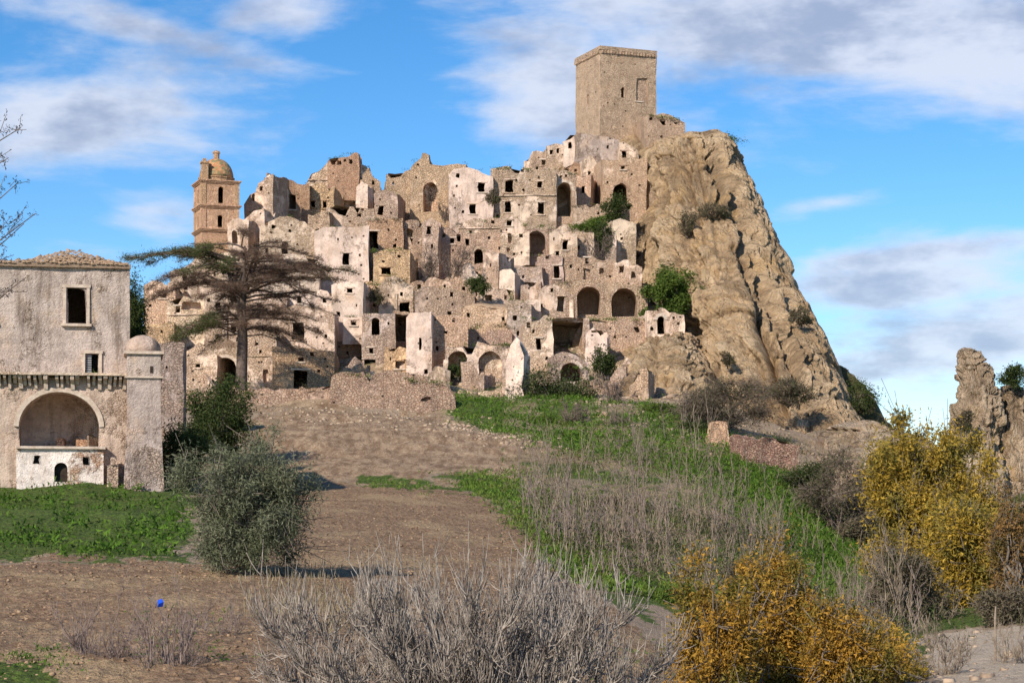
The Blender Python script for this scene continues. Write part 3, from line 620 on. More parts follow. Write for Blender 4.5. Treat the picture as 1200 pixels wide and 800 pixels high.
        if k in 'wd' and trim and o[3] >= 5:
            xs_ = [p[0] for p in ho]; zs_ = [p[1] for p in ho]; a0, a1, c0, c1 = min(xs_), max(xs_), min(zs_), max(zs_)
            dd = A.mean(0)-np.array(f3).mean(0); th = .14
            bx = MB(); bx.box(a0-.22+dd[0], a1+.22+dd[0], fy(c1)-.07+dd[1], fy(c1)+.12+dd[1], c1+dd[2], c1+th+dd[2]); bx.obj('lintel', MT['frame'] if (sd_+int(a0*10)) % 3 == 0 else m, po, rough=.03)
            if k == 'w':
                bx = MB(); bx.box(a0-.18+dd[0], a1+.18+dd[0], fy(c0)-.12+dd[1], fy(c0)+.1+dd[1], c0-.12+dd[2], c0+dd[2]); bx.obj('sill', MT['frame'] if sd_ % 2 else m, po, rough=.03)
        if k in 'Aan' and trim and (o[3] >= 9) and name != 'arcade_wall':
            # ring of arch stones, proud of the wall
            rV = []; rF = []; seg = [p for p in ho[2:]]; cxm = sum(p[0] for p in ho)/nh; zm = ho[2][1]
            dd = A.mean(0)-np.array(f3).mean(0); wd = .30
            for (a, c) in seg:
                v = Vector((a-cxm, c-zm)); L = max(v.length, 1e-4); v2 = v*(1+wd/L)
                for (q, yy) in ((v, -.06), (v2, -.06), (v2, .1), (v, .1)): rV.append((cxm+q[0]+dd[0], fy(c)+yy+dd[1], zm+q[1]+dd[2]))
            for i in range(len(seg)-1):
                for j in range(4): rF.append((i*4+j, i*4+(j+1) % 4, (i+1)*4+(j+1) % 4, (i+1)*4+j))
            rF += [(0, 1, 2, 3), tuple(len(rV)-4+j for j in range(4))[::-1]]
            link('arch_ring', mesh('arch_ring', np.array(rV)+vecn(np.array(rV)+np.array(org), 2.2, 3)*.08, rF, False), MT['frame'] if mat in ('pale', 'white', 'stone') else m, po)
    TOPS.append((root, prof, D, back, W)); return root
TOPS = []
H = house
# ---------------- top of the hill
H('castle_annex', 'grey plastered low wing at the left foot of the square tower', 'building', (675, 158, 726, 192), [('w', 712, 172, 3, 4)], 'grey', Y=256, depth=8, rot=8, top=[(675, 156), (700, 158), (726, 163)], amp=.15)
H('stone_house', 'narrow house with whitewashed lower wall left of the tower wing', 'house', (660, 155, 676, 194), [('w', 668, 171, 4, 7)], 'white', Y=257, depth=6, rot=-10, top=[(660, 166), (668, 156), (676, 155)])
H('stone_house', 'slim house with two small windows on the skyline left of the tower', 'house', (641, 166, 661, 200), [('w', 646, 178, 3, 5), ('w', 654, 176, 3, 6)], 'stone', Y=259, depth=6, rot=6, top=[(641, 171), (652, 166), (661, 168)])
H('stone_house', 'rounded skyline house with lone dark window further left of the tower', 'house', (615, 178, 643, 203), [('w', 637, 190, 5, 6), ('w', 629, 196, 3, 3)], 'stone', Y=260, depth=6, rot=-14, top=[(615, 186), (624, 178), (635, 176), (643, 178)])
H('ruined_house', 'pale roofless walls just below the whitewashed skyline house', 'ruin', (684, 184, 708, 236), [('w', 691, 204, 4, 6), ('r', 700, 218, 6, 9, 1.0)], 'pale', Y=252, depth=5, rot=10, top=[(684, 186), (692, 180), (700, 192), (708, 188)], amp=.5)
H('ruined_house', 'reddish broken walls at the foot of the tower wing', 'ruin', (655, 190, 688, 212), [('w', 664, 200, 4, 5)], 'brick', Y=254, depth=6, rot=-8, top=[(655, 197), (668, 190), (688, 193)], amp=.5)
H('stone_house', 'small rock-built room with doorway against the tower crag', 'house', (726, 164, 748, 190), [('d', 731, 181, 5, 8)], 'stone', Y=254.5, depth=5, rot=4, top=[(726, 166), (738, 172), (748, 178)], amp=.5)
H('ruined_guardhouse', 'crumbling round-backed ruin with one window right of the tower', 'ruin', (755, 133, 801, 168), [('w', 778, 145, 5, 8)], 'tower', Y=257, depth=6, rot=8, top=[(755, 136), (764, 132), (780, 134), (793, 137), (801, 143)], amp=.3, amp3=.25)
H('arched_house', 'square house with one tall arched doorway under the tower crag', 'house', (705, 186, 758, 238), [('A', 727, 229, 17, 28, .8), ('w', 730, 197, 5, 4), ('w', 712, 214, 2, 3)], 'warm', Y=247, depth=8, rot=7, top=[(705, 187), (757, 186)], amp=.12)
H('ruined_wall', 'low leaning wall beside the hollowed rock right of the arched house', 'wall', (756, 190, 772, 212), [('r', 764, 200, 9, 12, 1.2)], 'stone', Y=248, depth=3, rot=12, top=[(756, 190), (764, 194), (772, 197)])
# ---------------- church quarter, left end of the skyline
H('church_wall', 'curved gable wall of the church beside the bell tower', 'church', (286, 212, 317, 262), [('a', 296, 231, 4, 8), ('w', 306, 222, 4, 5)], 'stone', Y=232, depth=9, rot=-16, top=[(286, 238), (292, 226), (299, 224), (303, 214), (310, 210), (317, 205)], amp=.2)
H('church_chapel', 'little chapel front with tall arched niche right of the bell tower', 'chapel', (266, 254, 292, 300), [('n', 275, 277, 7, 16, 1.0), ('w', 286, 272, 3, 5)], 'pale', Y=224, depth=7, rot=-14, top=[(266, 262), (272, 256), (280, 254), (292, 258)], amp=.15)
H('brick_house', 'skyline house of red brick with tall dark window', 'house', (313, 208, 362, 256), [('w', 342, 236, 8, 17), ('w', 325, 222, 3, 4)], 'brick', Y=236, depth=8, rot=6, top=[(313, 202), (318, 210), (330, 211), (362, 214)], amp=.3)
H('brick_house', 'low brick house with two small windows right of the red brick house', 'house', (358, 216, 392, 250), [('w', 367, 239, 5, 8), ('w', 381, 240, 5, 8)], 'ochre', Y=238, depth=8, rot=-3, top=[(358, 219), (375, 216), (392, 218)], amp=.3)
H('church_apse', 'round pale apse wall with small holes below the church gable', 'church', (284, 245, 310, 300), [('w', 296, 262, 4, 5), ('w', 303, 281, 3, 4), ('w', 290, 276, 3, 4)], 'stone', Y=226, depth=8, rot=-24, top=[(284, 256), (292, 247), (310, 246)], amp=.3)
H('vaulted_house', 'broad pale house with rounded gable and one grey window', 'house', (304, 254, 372, 304), [('w', 334, 291, 7, 15), ('w', 340, 270, 3, 4), ('w', 312, 262, 4, 4)], 'pale', Y=222, depth=9, rot=4, top=[(304, 266), (315, 260), (328, 254), (345, 254), (358, 260), (367, 270), (372, 276)], amp=.12)
H('tall_buttress', 'tall narrow buttress of tan stone left of the rounded gable', 'wall', (309, 208, 320, 268), [], 'stone', Y=229, depth=4, rot=-20, top=[(309, 206), (320, 203)], amp=.4)
H('ruined_palace', 'conical ruin crowned with brick at the left summit', 'ruin', (360, 182, 442, 246), [('n', 408, 232, 10, 10, 1.4), ('w', 394, 202, 4, 5), ('r', 378, 221, 5, 6, .8), ('w', 420, 224, 3, 5)], 'stone', Y=250, depth=9, rot=3, top=[(360, 214), (367, 205), (376, 200), (384, 187), (393, 185), (402, 183), (418, 179), (420, 190), (430, 196), (436, 205), (442, 212)], amp=.5, amp3=.35)
H('ruined_wall', 'stub of brick wall on the very top of the conical ruin', 'ruin', (384, 178, 421, 196), [('w', 404, 188, 3, 3)], 'brick', Y=248.5, depth=3, rot=-3, top=[(384, 185), (398, 181), (414, 180), (418, 177), (421, 180)], amp=.5)
H('stone_pier', 'bright whitewashed pier standing below the conical ruin', 'wall', (417, 214, 431, 248), [], 'white', Y=243, depth=3, rot=-12, top=[(417, 219), (424, 213), (431, 217)], amp=.2)
H('ruined_wall', 'jagged tan wall pieces stepping down right of the conical ruin', 'ruin', (426, 202, 446, 248), [('w', 437, 214, 3, 5), ('w', 436, 232, 3, 5)], 'warm', Y=245, depth=5, rot=10, top=[(426, 204), (432, 196), (437, 210), (446, 214)], amp=.7)
H('stone_house', 'pink plastered house with small dark door below the summit ruin', 'house', (438, 224, 466, 256), [('d', 446, 246, 6, 10)], 'pink', Y=241, depth=6, rot=-6, top=[(438, 226), (450, 223), (466, 226)])
H('plain_wall', 'plain windowless brown wall on the skyline left of the chimney stub', 'wall', (453, 197, 486, 248), [('w', 462, 214, 2, 3)], 'brown', Y=249, depth=7, rot=5, top=[(453, 202), (470, 199), (486, 197)], amp=.25)
H('ruined_palace', 'large roofless skyline ruin with stub of a red chimney', 'ruin', (481, 180, 546, 250), [('n', 505, 231, 17, 34, 1.6), ('w', 488, 208, 2, 3)], 'warm', Y=246, depth=10, rot=-7, top=[(481, 196), (485, 188), (493, 185), (495, 179), (502, 179), (504, 190), (520, 192), (532, 190), (546, 193)], amp=.35, batter=.6)
H('stone_house', 'tall pale house with two dark windows above each other on the skyline', 'house', (527, 195, 578, 262), [('w', 564, 219, 8, 11), ('w', 554, 245, 7, 11), ('w', 537, 206, 4, 5), ('w', 543, 248, 3, 4)], 'white', Y=240, depth=9, rot=3, top=[(527, 205), (533, 199), (550, 197), (566, 200), (578, 206)], amp=.25, batter=.5)
H('stone_house', 'big tan four-windowed house in the middle of the skyline', 'house', (575, 194, 652, 266), [('w', 597, 218, 9, 15), ('w', 632, 216, 5, 7), ('w', 595, 243, 7, 12), ('w', 634, 244, 7, 13), ('w', 612, 200, 3, 3)], 'stone', Y=241, depth=9, rot=-2, top=[(575, 197), (592, 193), (608, 196), (640, 198), (652, 200)], amp=.25)
H('ruined_house', 'dark open vaulted room in the row right of the four-windowed house', 'ruin', (650, 198, 676, 262), [('n', 662, 234, 18, 40, 4.5), ('w', 664, 206, 3, 3)], 'stone', Y=242, depth=8, rot=6, top=[(650, 200), (660, 197), (676, 203)], amp=.4)
H('stone_house', 'small tan house tucked left of the arched house under the crag', 'house', (674, 200, 692, 252), [('w', 683, 222, 4, 8)], 'warm', Y=246, depth=7, rot=-10, top=[(674, 206), (692, 204)], amp=.4)
H('terrace_wall', 'broken terrace wall under the arched doorway house', 'wall', (672, 240, 738, 264), [('w', 702, 250, 3, 3)], 'stone', Y=240, depth=6, rot=4, top=[(672, 244), (700, 238), (738, 240)], amp=.5)
# ---------------- second row
H('plastered_house', 'long tan flat-topped block above the big buttressed house', 'house', (382, 238, 438, 272), [('w', 400, 244, 3, 3), ('w', 425, 246, 3, 3)], 'stone', Y=232, depth=9, rot=3, top=[(382, 240), (395, 238), (438, 244)], amp=.25)
H('plastered_house', 'tall pale buttressed house with one shuttered window behind the cedar tips', 'house', (369, 264, 432, 332), [('w', 406, 304, 8, 13), ('w', 396, 280, 2, 3)], 'white', Y=222, depth=10, rot=4, top=[(369, 272), (380, 266), (432, 264)], amp=.12, batter=.7)
H('plain_wall', 'brown shadowed wall between the rounded gable and the buttressed house', 'wall', (360, 246, 386, 290), [('w', 372, 272, 4, 7)], 'brown', Y=230, depth=6, rot=-10, top=[(360, 250), (386, 248)])
H('stone_house', 'yellowish block house with dark corner doorway in mid town', 'house', (430, 256, 472, 296), [('d', 437, 281, 10, 20, .8), ('w', 455, 268, 3, 3), ('w', 464, 281, 2, 3)], 'ochre', Y=229, depth=8, rot=2, top=[(430, 258), (472, 256)], amp=.15)
H('stone_house', 'lower yellowish house with one square dark opening and ledge of weeds', 'house', (437, 290, 481, 328), [('w', 452, 317, 11, 8), ('w', 468, 300, 3, 3)], 'ochre', Y=221, depth=8, rot=-3, top=[(437, 296), (452, 291), (481, 294)], amp=.3)
H('ruined_house', 'heap of broken walls left of the mauve gable', 'ruin', (470, 256, 500, 292), [('r', 480, 272, 8, 7, 1.2), ('w', 491, 264, 4, 4)], 'stone', Y=230, depth=6, rot=10, top=[(470, 262), (478, 256), (486, 262), (500, 258)], amp=.7, amp3=.3)
H('ruined_house', 'mauve plastered ruin with a single high window', 'ruin', (495, 256, 514, 306), [('w', 502, 270, 5, 9), ('w', 507, 288, 3, 5)], 'pink', Y=227, depth=6, rot=-6, top=[(495, 260), (505, 255), (514, 260)], amp=.4)
H('stone_house', 'light fronted low house between mauve ruin and vaulted roof', 'house', (512, 262, 546, 300), [('w', 530, 282, 5, 6), ('w', 538, 278, 4, 9), ('w', 520, 276, 3, 4)], 'pink', Y=229, depth=7, rot=4, top=[(512, 272), (524, 264), (534, 270), (546, 270)], amp=.3)
H('vaulted_house', 'house with weedy barrel roof below the skyline windows', 'house', (536, 257, 586, 282), [('w', 552, 272, 3, 3)], 'stone', Y=232, depth=8, rot=-4, top=[(536, 268), (546, 259), (556, 257), (568, 260), (577, 267), (586, 268)], amp=.15)
H('vaulted_house', 'tan house with curved roof and a tiny square window under the four-windowed house', 'house', (568, 254, 618, 280), [('w', 597, 262, 5, 6), ('w', 577, 261, 4, 4)], 'stone', Y=233, depth=8, rot=3, top=[(568, 258), (580, 255), (604, 255), (612, 262), (618, 270)], amp=.2)
H('long_house', 'long brown wall with hollow doorway below the barrel roofs', 'house', (543, 272, 598, 312), [('A', 561, 300, 10, 16, 1.5), ('w', 548, 284, 4, 8), ('w', 585, 290, 3, 4)], 'brown', Y=226, depth=8, rot=0, top=[(543, 274), (570, 272), (598, 272)], amp=.15)
H('stone_house', 'pale two-niche house with a thin drainpipe-like corner strip', 'house', (586, 271, 620, 312), [('n', 597, 279, 5, 12, .7), ('w', 611, 276, 4, 5), ('w', 602, 298, 3, 3), ('w', 611, 296, 2, 3)], 'pale', Y=225.5, depth=8, rot=-3, top=[(586, 273), (620, 271)], amp=.15)
H('arched_house', 'house front filled by one wide mauve blind arch', 'house', (615, 266, 646, 306), [('n', 628, 284, 22, 28, 2.2)], 'pink', Y=227, depth=8, rot=2, top=[(615, 268), (628, 266), (646, 268)], amp=.25)
H('arched_house', 'gabled house with a small window inside a tall blind arch', 'house', (644, 262, 676, 304), [('w', 663, 287, 5, 11), ('w', 650, 280, 2, 4)], 'pale', Y=226, depth=8, rot=5, top=[(644, 274), (652, 270), (660, 263), (666, 263), (671, 272), (676, 272)], amp=.2)
H('stone_house', 'plain tan house wall right of the gabled blind arch', 'house', (672, 270, 696, 306), [('w', 686, 282, 2, 3)], 'stone', Y=228, depth=7, rot=-5, top=[(672, 270), (696, 274)], amp=.2)
H('plain_wall', 'tall smooth grey-tan wall block against the foot of the hollowed rock', 'wall', (718, 256, 745, 312), [('w', 728, 280, 3, 3)], 'pale', Y=232, depth=6, rot=8, top=[(718, 258), (726, 256), (745, 262)], amp=.2, batter=.4)
H('plain_wall', 'grey mauve shadowed wall behind the thorn bushes right of the blind arches', 'wall', (692, 280, 722, 316), [], 'grey', Y=230, depth=6, rot=-8, top=[(692, 282), (722, 276)], amp=.5)
H('ruined_house', 'grey bare-walled ruin behind the white lime-washed wall', 'ruin', (598, 306, 636, 350), [('r', 622, 335, 14, 8, 1)], 'grey', Y=220, depth=8, rot=-8, top=[(598, 312), (612, 308), (636, 310)], amp=.4)
H('white_wall', 'small bright white rounded wall in the middle of town', 'wall', (585, 314, 604, 340), [], 'white', Y=216.5, depth=3, rot=-10, top=[(585, 318), (590, 315), (599, 315), (604, 320)], amp=.1)
H('ruined_house', 'sloping pale ruin wall left of the tall thin tower stub', 'ruin', (548, 306, 570, 344), [('w', 559, 318, 4, 5)], 'white', Y=218, depth=6, rot=8, top=[(548, 308), (558, 312), (570, 322)], amp=.5)
H('tower_stub', 'tall thin tower stub with shaded grey right side', 'wall', (566, 294, 584, 346), [('w', 574, 310, 2, 4)], 'stone', Y=217, depth=4, rot=-24, top=[(566, 297), (574, 293), (584, 297)], amp=.3)
H('stone_house', 'rose-tinted house with one dark rectangular window', 'house', (630, 298, 660, 336), [('w', 652, 319, 8, 14), ('w', 642, 301, 4, 4), ('w', 638, 316, 3, 3)], 'pink', Y=221, depth=8, rot=2, top=[(630, 302), (645, 297), (660, 300)], amp=.25)
H('long_house', 'long rubble house with a white framed blocked window above the two arches', 'house', (656, 300, 722, 334), [('w', 687, 306, 5, 7), ('r', 687, 321, 9, 12, .35), ('r', 705, 317, 5, 7, .6), ('w', 668, 312, 3, 4)], 'brown', Y=221.5, depth=8, rot=3, top=[(656, 302), (680, 300), (700, 302), (722, 306)], amp=.35)
H('ruined_house', 'crumbled house front right of the white framed blocked window', 'ruin', (718, 302, 752, 336), [('r', 728, 315, 6, 8, 1), ('r', 742, 322, 5, 7, .8)], 'stone', Y=221, depth=7, rot=-4, top=[(718, 308), (730, 302), (740, 310), (752, 314)], amp=.6)
H('arched_house', 'two-storey rubble front with two great round arches', 'house', (648, 328, 758, 378), [('n', 690, 352, 29, 34, 4.0), ('n', 731.5, 354, 30, 34, 3.6)], 'brown', Y=214, depth=10, rot=2, top=[(648, 333), (675, 329), (700, 328), (758, 334)], amp=.2)
H('stone_house', 'lean-to house with dark door left of the two great arches', 'house', (630, 334, 676, 372), [('d', 657, 356, 8, 17), ('w', 647, 340, 3, 4)], 'stone', Y=212.6, depth=6, rot=-3, top=[(630, 342), (640, 335), (650, 333), (662, 341), (676, 348)], amp=.25)
H('tiny_house', 'tiny cream house with one small dark door left of the lean-to', 'house', (612, 350, 634, 372), [('d', 621, 362, 5, 9)], 'white', Y=211, depth=5, rot=8, top=[(612, 358), (618, 352), (634, 351)], amp=.15)
H('stone_house', 'plain mauve tan wall above the tiny cream house', 'wall', (610, 330, 634, 366), [('w', 621, 338, 2, 3)], 'stone', Y=214, depth=6, rot=-6, top=[(610, 334), (634, 330)], amp=.4)
H('arched_house', 'small front with narrow arched door near the cave by the cliff foot', 'house', (758, 362, 802, 402), [('A', 775, 381, 9, 21, .7), ('w', 790, 372, 3, 3)], 'pale', Y=205, depth=7, rot=5, top=[(758, 364), (775, 360), (802, 368)], amp=.35)
H('terrace_wall', 'thick rubble terrace wall below the two great arches', 'wall', (682, 370, 762, 410), [('r', 706, 402, 9, 8, 2.5), ('r', 745, 384, 7, 6, .8), ('w', 722, 392, 4, 4)], 'brown', Y=206, depth=8, rot=3, top=[(682, 376), (700, 372), (724, 370), (762, 374)], amp=.4, amp3=.3, batter=1.0)
H('ruined_house', 'ruined house cut open to a dark cellar with a flat slab roof', 'ruin', (640, 370, 690, 432), [('r', 664, 393, 39, 42, 6.0)], 'stone', Y=205, depth=10, rot=2, top=[(640, 371), (690, 373)], amp=.12)
H('ruined_facade', 'tall ruined tan front with slit window left of the dark cellar', 'ruin', (613, 370, 648, 442), [('w', 631, 403, 5, 13), ('w', 625, 388, 3, 4), ('w', 640, 420, 3, 4)], 'stone', Y=200, depth=6, rot=3, top=[(613, 378), (620, 374), (640, 370), (648, 374)], amp=.35, batter=.5)
H('white_wall', 'bright whitewashed broken cube beside the dark cellar', 'wall', (686, 385, 711, 420), [('r', 699, 389, 12, 3, .8)], 'white', Y=200, depth=4, rot=-6, top=[(686, 389), (696, 385), (711, 387)], amp=.25)
H('arched_cellar', 'grey cellar arch half sunk below the whitewashed cube', 'ruin', (648, 414, 690, 452), [('n', 669, 436, 24, 22, 3.5)], 'grey', Y=193, depth=7, rot=4, top=[(648, 416), (660, 413), (675, 415), (690, 424)], amp=.3)
H('ruined_wall', 'low weathered rubble wall below the sunken cellar arch', 'wall', (676, 438, 722, 462), [], 'brown', Y=189, depth=4, rot=-4, top=[(676, 446), (700, 440), (722, 446)], amp=.5, amp3=.3)
H('ruined_wall', 'standing corner of masonry with a brick edge on the slope', 'ruin', (738, 430, 760, 476), [], 'warm', Y=186, depth=3, rot=-14, top=[(738, 452), (744, 444), (751, 430), (758, 428), (760, 434)], amp=.4)
H('ruined_wall', 'small square masonry stump in the grass left of centre slope', 'ruin', (685, 481, 710, 512), [], 'warm', Y=170, depth=3, rot=-8, top=[(685, 486), (692, 481), (710, 482)], amp=.25)
H('ruined_wall', 'low pale boulder-like masonry lump in the grass', 'ruin', (738, 497, 764, 516), [], 'pale', Y=167, depth=2.5, rot=6, top=[(738, 503), (748, 497), (758, 500), (764, 505)], amp=.3, amp3=.3)
H('ruined_wall', 'tall sunlit masonry stump nearest the dark thorn thicket', 'ruin', (828, 492, 860, 546), [], 'ochre', Y=163, depth=3, rot=-6, top=[(828, 512), (835, 494), (852, 492), (858, 510), (860, 526)], amp=.2, amp3=.3)
H('terrace_wall', 'reddish low retaining wall right of the sunlit masonry stump', 'wall', (870, 506, 938, 540), [], 'darkbrick', Y=157, depth=3, rot=10, top=[(870, 508), (900, 510), (938, 520)], amp=.3, amp3=.3)
# ---------------- lower middle of town
H('vaulted_house', 'cream house with shallow vaulted gable and square dark opening', 'house', (444, 322, 484, 368), [('w', 474, 359, 12, 12), ('w', 455, 345, 2, 3)], 'pale', Y=212, depth=8, rot=3, top=[(444, 334), (452, 325), (461, 322), (470, 325), (484, 335)], amp=.12)
H('stone_house', 'ochre house with twisted shrub growing from its wall top', 'house', (421, 328, 450, 372), [('w', 432, 340, 4, 5), ('w', 427, 352, 3, 3)], 'ochre', Y=213, depth=7, rot=-4, top=[(421, 332), (436, 330), (450, 336)], amp=.35)
H('plastered_house', 'tall white house end wall above the hanging white room', 'house', (388, 328, 426, 404), [('w', 410, 340, 6, 5), ('w', 418, 358, 2, 3)], 'white', Y=208, depth=8, rot=-4, top=[(388, 334), (400, 328), (426, 330)], amp=.15)
H('hanging_room', 'small white box room with one square window jutting over the grey wall', 'house', (402, 371, 426, 402), [('w', 414, 379, 6, 6)], 'white', Y=203, depth=5, rot=-8, top=[(402, 372), (426, 371)], amp=.06, down=.1)
H('stone_house', 'reddish shadowed lower storey under the white box room', 'house', (392, 398, 428, 442), [('w', 408, 412, 3, 4), ('d', 418, 432, 4, 10)], 'brick', Y=204, depth=6, rot=-3, top=[(392, 400), (428, 399)], amp=.1)
H('plastered_house', 'grey two-storey house with round-topped dark window', 'house', (424, 366, 463, 440), [('a', 440, 382, 11, 20, .6), ('w', 435, 411, 5, 6), ('w', 434, 428, 13, 13), ('w', 456, 378, 2, 3)], 'grey', Y=202, depth=8, rot=3, top=[(424, 368), (463, 367)], amp=.12)
H('ruined_house', 'shadowy collapsed corner with fallen beams between grey and white houses', 'ruin', (460, 362, 482, 406), [('r', 470, 384, 15, 32, 4)], 'brown', Y=206, depth=8, rot=-2, top=[(460, 364), (482, 364)], amp=.3)
H('stone_house', 'little ochre and white front with a low wide dark window', 'house', (450, 400, 480, 440), [('w', 469, 427, 11, 8), ('w', 457, 421, 2, 4)], 'ochre', Y=199, depth=6, rot=-3, top=[(450, 404), (462, 402), (480, 409)], amp=.25)
H('plastered_house', 'long pale mauve upper block with lean plaster ribs in lower town', 'house', (486, 336, 556, 376), [('w', 500, 350, 2, 3), ('w', 530, 356, 2, 3)], 'pink', Y=209, depth=9, rot=3, top=[(486, 341), (492, 336), (530, 338), (556, 344)], amp=.15)
H('white_house', 'tall sunlit white house front with a single slit window', 'house', (476, 366, 506, 446), [('w', 493, 403, 3.5, 14)], 'white', Y=197, depth=9, rot=-3, top=[(476, 372), (481, 367), (506, 366)], amp=.1, batter=.5)
H('stone_house', 'tan house with peeling pilasters right of the tall white front', 'house', (504, 367, 548, 450), [('w', 507, 380, 2, 3), ('w', 512, 408, 3, 5), ('w', 531, 375, 3, 4)], 'warm', Y=199, depth=9, rot=4, top=[(504, 368), (548, 371)], amp=.15, batter=.4)
H('tiled_house', 'low house with slumped tiled roof above the weedy ledges', 'house', (542, 358, 604, 388), [('w', 590, 374, 3, 5)], 'warm', Y=207, depth=6, rot=0, top=[(542, 362), (560, 357), (604, 364)], roof='tile', amp=.15, back=1.2)
H('terrace_wall', 'plain terrace wall between two strips of weeds in lower town', 'wall', (524, 382, 600, 410), [('w', 560, 396, 2, 3)], 'pink', Y=203, depth=4, rot=2, top=[(524, 386), (600, 385)], amp=.2)
H('grey_house', 'grey rounded wall behind the tall jagged white pillar', 'house', (594, 352, 622, 440), [('w', 603, 372, 4, 7), ('w', 607, 390, 3, 6)], 'grey', Y=205, depth=7, rot=-10, top=[(594, 352), (610, 350), (622, 358)], amp=.3)
H('arcade_wall', 'rough wall with two blind arches above the green bank', 'wall', (522, 402, 598, 462), [('n', 536.5, 428, 24, 34, 2.4), ('n', 575, 427, 28, 32, .9)], 'stone', Y=196, depth=6, rot=2, top=[(522, 405), (560, 402), (598, 404)], amp=.25)
H('stone_pillar', 'tall leaning jagged white pillar of a fallen wall', 'ruin', (594, 390, 614, 484), [], 'white', Y=184, depth=1.3, rot=-12, top=[(594, 422), (598, 400), (602, 391), (607, 394), (610, 404), (614, 416)], amp=.3, amp3=.30, batter=.9)
H('low_wall', 'pale low wall sagging below the two blind arches', 'wall', (524, 448, 600, 470), [], 'pale', Y=190, depth=2, rot=-3, top=[(524, 452), (550, 456), (575, 458), (590, 452), (600, 443)], amp=.15)
H('ruined_house', 'low wall and rubble right below the tower stub', 'ruin', (556, 330, 604, 362), [('r', 572, 350, 8, 7, 1.2), ('w', 592, 348, 4, 5)], 'stone', Y=211, depth=7, rot=4, top=[(556, 338), (575, 334), (604, 338)], amp=.4)
H('vaulted_house', 'mounded earth-roofed house between the cream vault and the tower stub', 'house', (482, 318, 560, 346), [('w', 520, 334, 3, 4), ('w', 543, 338, 4, 4)], 'warm', Y=215, depth=9, rot=-3, top=[(482, 332), (496, 326), (508, 321), (520, 324), (530, 319), (545, 328), (560, 330)], amp=.3)
# ---------------- behind and around the cedar
H('stone_house', 'skyline cottage with a small dark window left of the cedar', 'house', (168, 328, 206, 376), [('w', 192, 345, 7, 8), ('w', 176, 358, 3, 3)], 'warm', Y=214, depth=8, rot=-6, top=[(168, 334), (178, 329), (206, 333)], amp=.35)
H('stone_house', 'tan house hidden by the green upper boughs of the cedar', 'house', (200, 302, 258, 352), [('w', 216, 326, 5, 7), ('w', 240, 330, 5, 8)], 'stone', Y=219, depth=8, rot=4, top=[(200, 318), (215, 312), (230, 302), (258, 304)], amp=.3)
H('plastered_house', 'pale house straight under the bell tower behind cedar branches', 'house', (254, 292, 312, 344), [('w', 270, 310, 6, 9), ('w', 296, 318, 6, 9)], 'pale', Y=217, depth=8, rot=-4, top=[(254, 298), (285, 294), (312, 296)], amp=.25)
H('plastered_house', 'bright plastered house seen through bare cedar branches below the rounded gable', 'house', (308, 298, 374, 350), [('w', 330, 322, 6, 9), ('w', 356, 318, 5, 8)], 'white', Y=215, depth=8, rot=3, top=[(308, 302), (340, 298), (374, 302)], amp=.2)
H('stone_house', 'low ochre block with flat top beside the dark cypress', 'house', (170, 372, 204, 412), [('w', 190, 388, 3, 3)], 'ochre', Y=204, depth=7, rot=3, top=[(170, 380), (204, 378)], amp=.15)
H('ruined_house', 'broken cream walls behind the left cedar boughs', 'ruin', (196, 344, 246, 402), [('w', 208, 362, 5, 8), ('r', 224, 358, 22, 8, 1), ('w', 232, 384, 5, 8)], 'pale', Y=209, depth=8, rot=-5, top=[(196, 352), (214, 346), (246, 350)], amp=.4)
H('stone_house', 'cream house just left of the cedar trunk', 'house', (240, 338, 292, 404), [('w', 256, 360, 6, 9), ('w', 274, 384, 6, 10)], 'pale', Y=208, depth=8, rot=4, top=[(240, 346), (262, 338), (292, 342)], amp=.3)
H('stone_house', 'cream house just right of the cedar trunk', 'house', (288, 340, 336, 396), [('w', 304, 360, 6, 9), ('w', 322, 376, 5, 8)], 'stone', Y=207, depth=8, rot=-3, top=[(288, 344), (316, 340), (336, 346)], amp=.3)
H('white_house', 'white plastered house left of the hanging white room', 'house', (332, 334, 394, 400), [('w', 352, 352, 5, 8), ('w', 380, 352, 4, 6)], 'white', Y=209, depth=8, rot=3, top=[(332, 344), (356, 336), (394, 340)], amp=.2)
H('gabled_house', 'rubble house with tiled gable and black upstairs window right of the cedar', 'house', (314, 356, 392, 412), [('w', 349, 387, 13, 20), ('w', 372, 386, 3, 3)], 'stone', Y=199, depth=8, rot=2, top=[(314, 378), (330, 366), (345, 358), (366, 362), (392, 370)], roof='tile', amp=.12, back=.8)
H('ochre_house', 'ochre plastered ground floor with black door and tiny window above', 'house', (319, 404, 392, 458), [('w', 352, 422, 6, 5), ('d', 352, 446, 16, 23), ('w', 374, 434, 3, 3)], 'ochre', Y=192, depth=9, rot=2, top=[(319, 406), (392, 411)], amp=.12)
H('stone_house', 'rubble stone front immediately right of the cedar trunk foot', 'house', (288, 386, 324, 464), [('w', 304, 412, 3, 4), ('r', 312, 440, 6, 14, .5)], 'stone', Y=193, depth=9, rot=-2, top=[(288, 388), (324, 386)], amp=.25)
H('arched_house', 'low house with a wide black arch behind the cedar trunk', 'house', (246, 408, 292, 462), [('n', 264, 438, 27, 38, 6.0)], 'stone', Y=195, depth=9, rot=2, top=[(246, 412), (268, 408), (292, 412)], amp=.25)
H('gabled_house', 'pointed windowless gable house with scarred front left of the black arch', 'house', (214, 400, 254, 464), [('w', 232, 428, 6, 4), ('w', 226, 446, 2, 3)], 'stone', Y=193, depth=8, rot=-3, top=[(214, 414), (226, 407), (234, 401), (246, 408), (254, 416)], amp=.15)
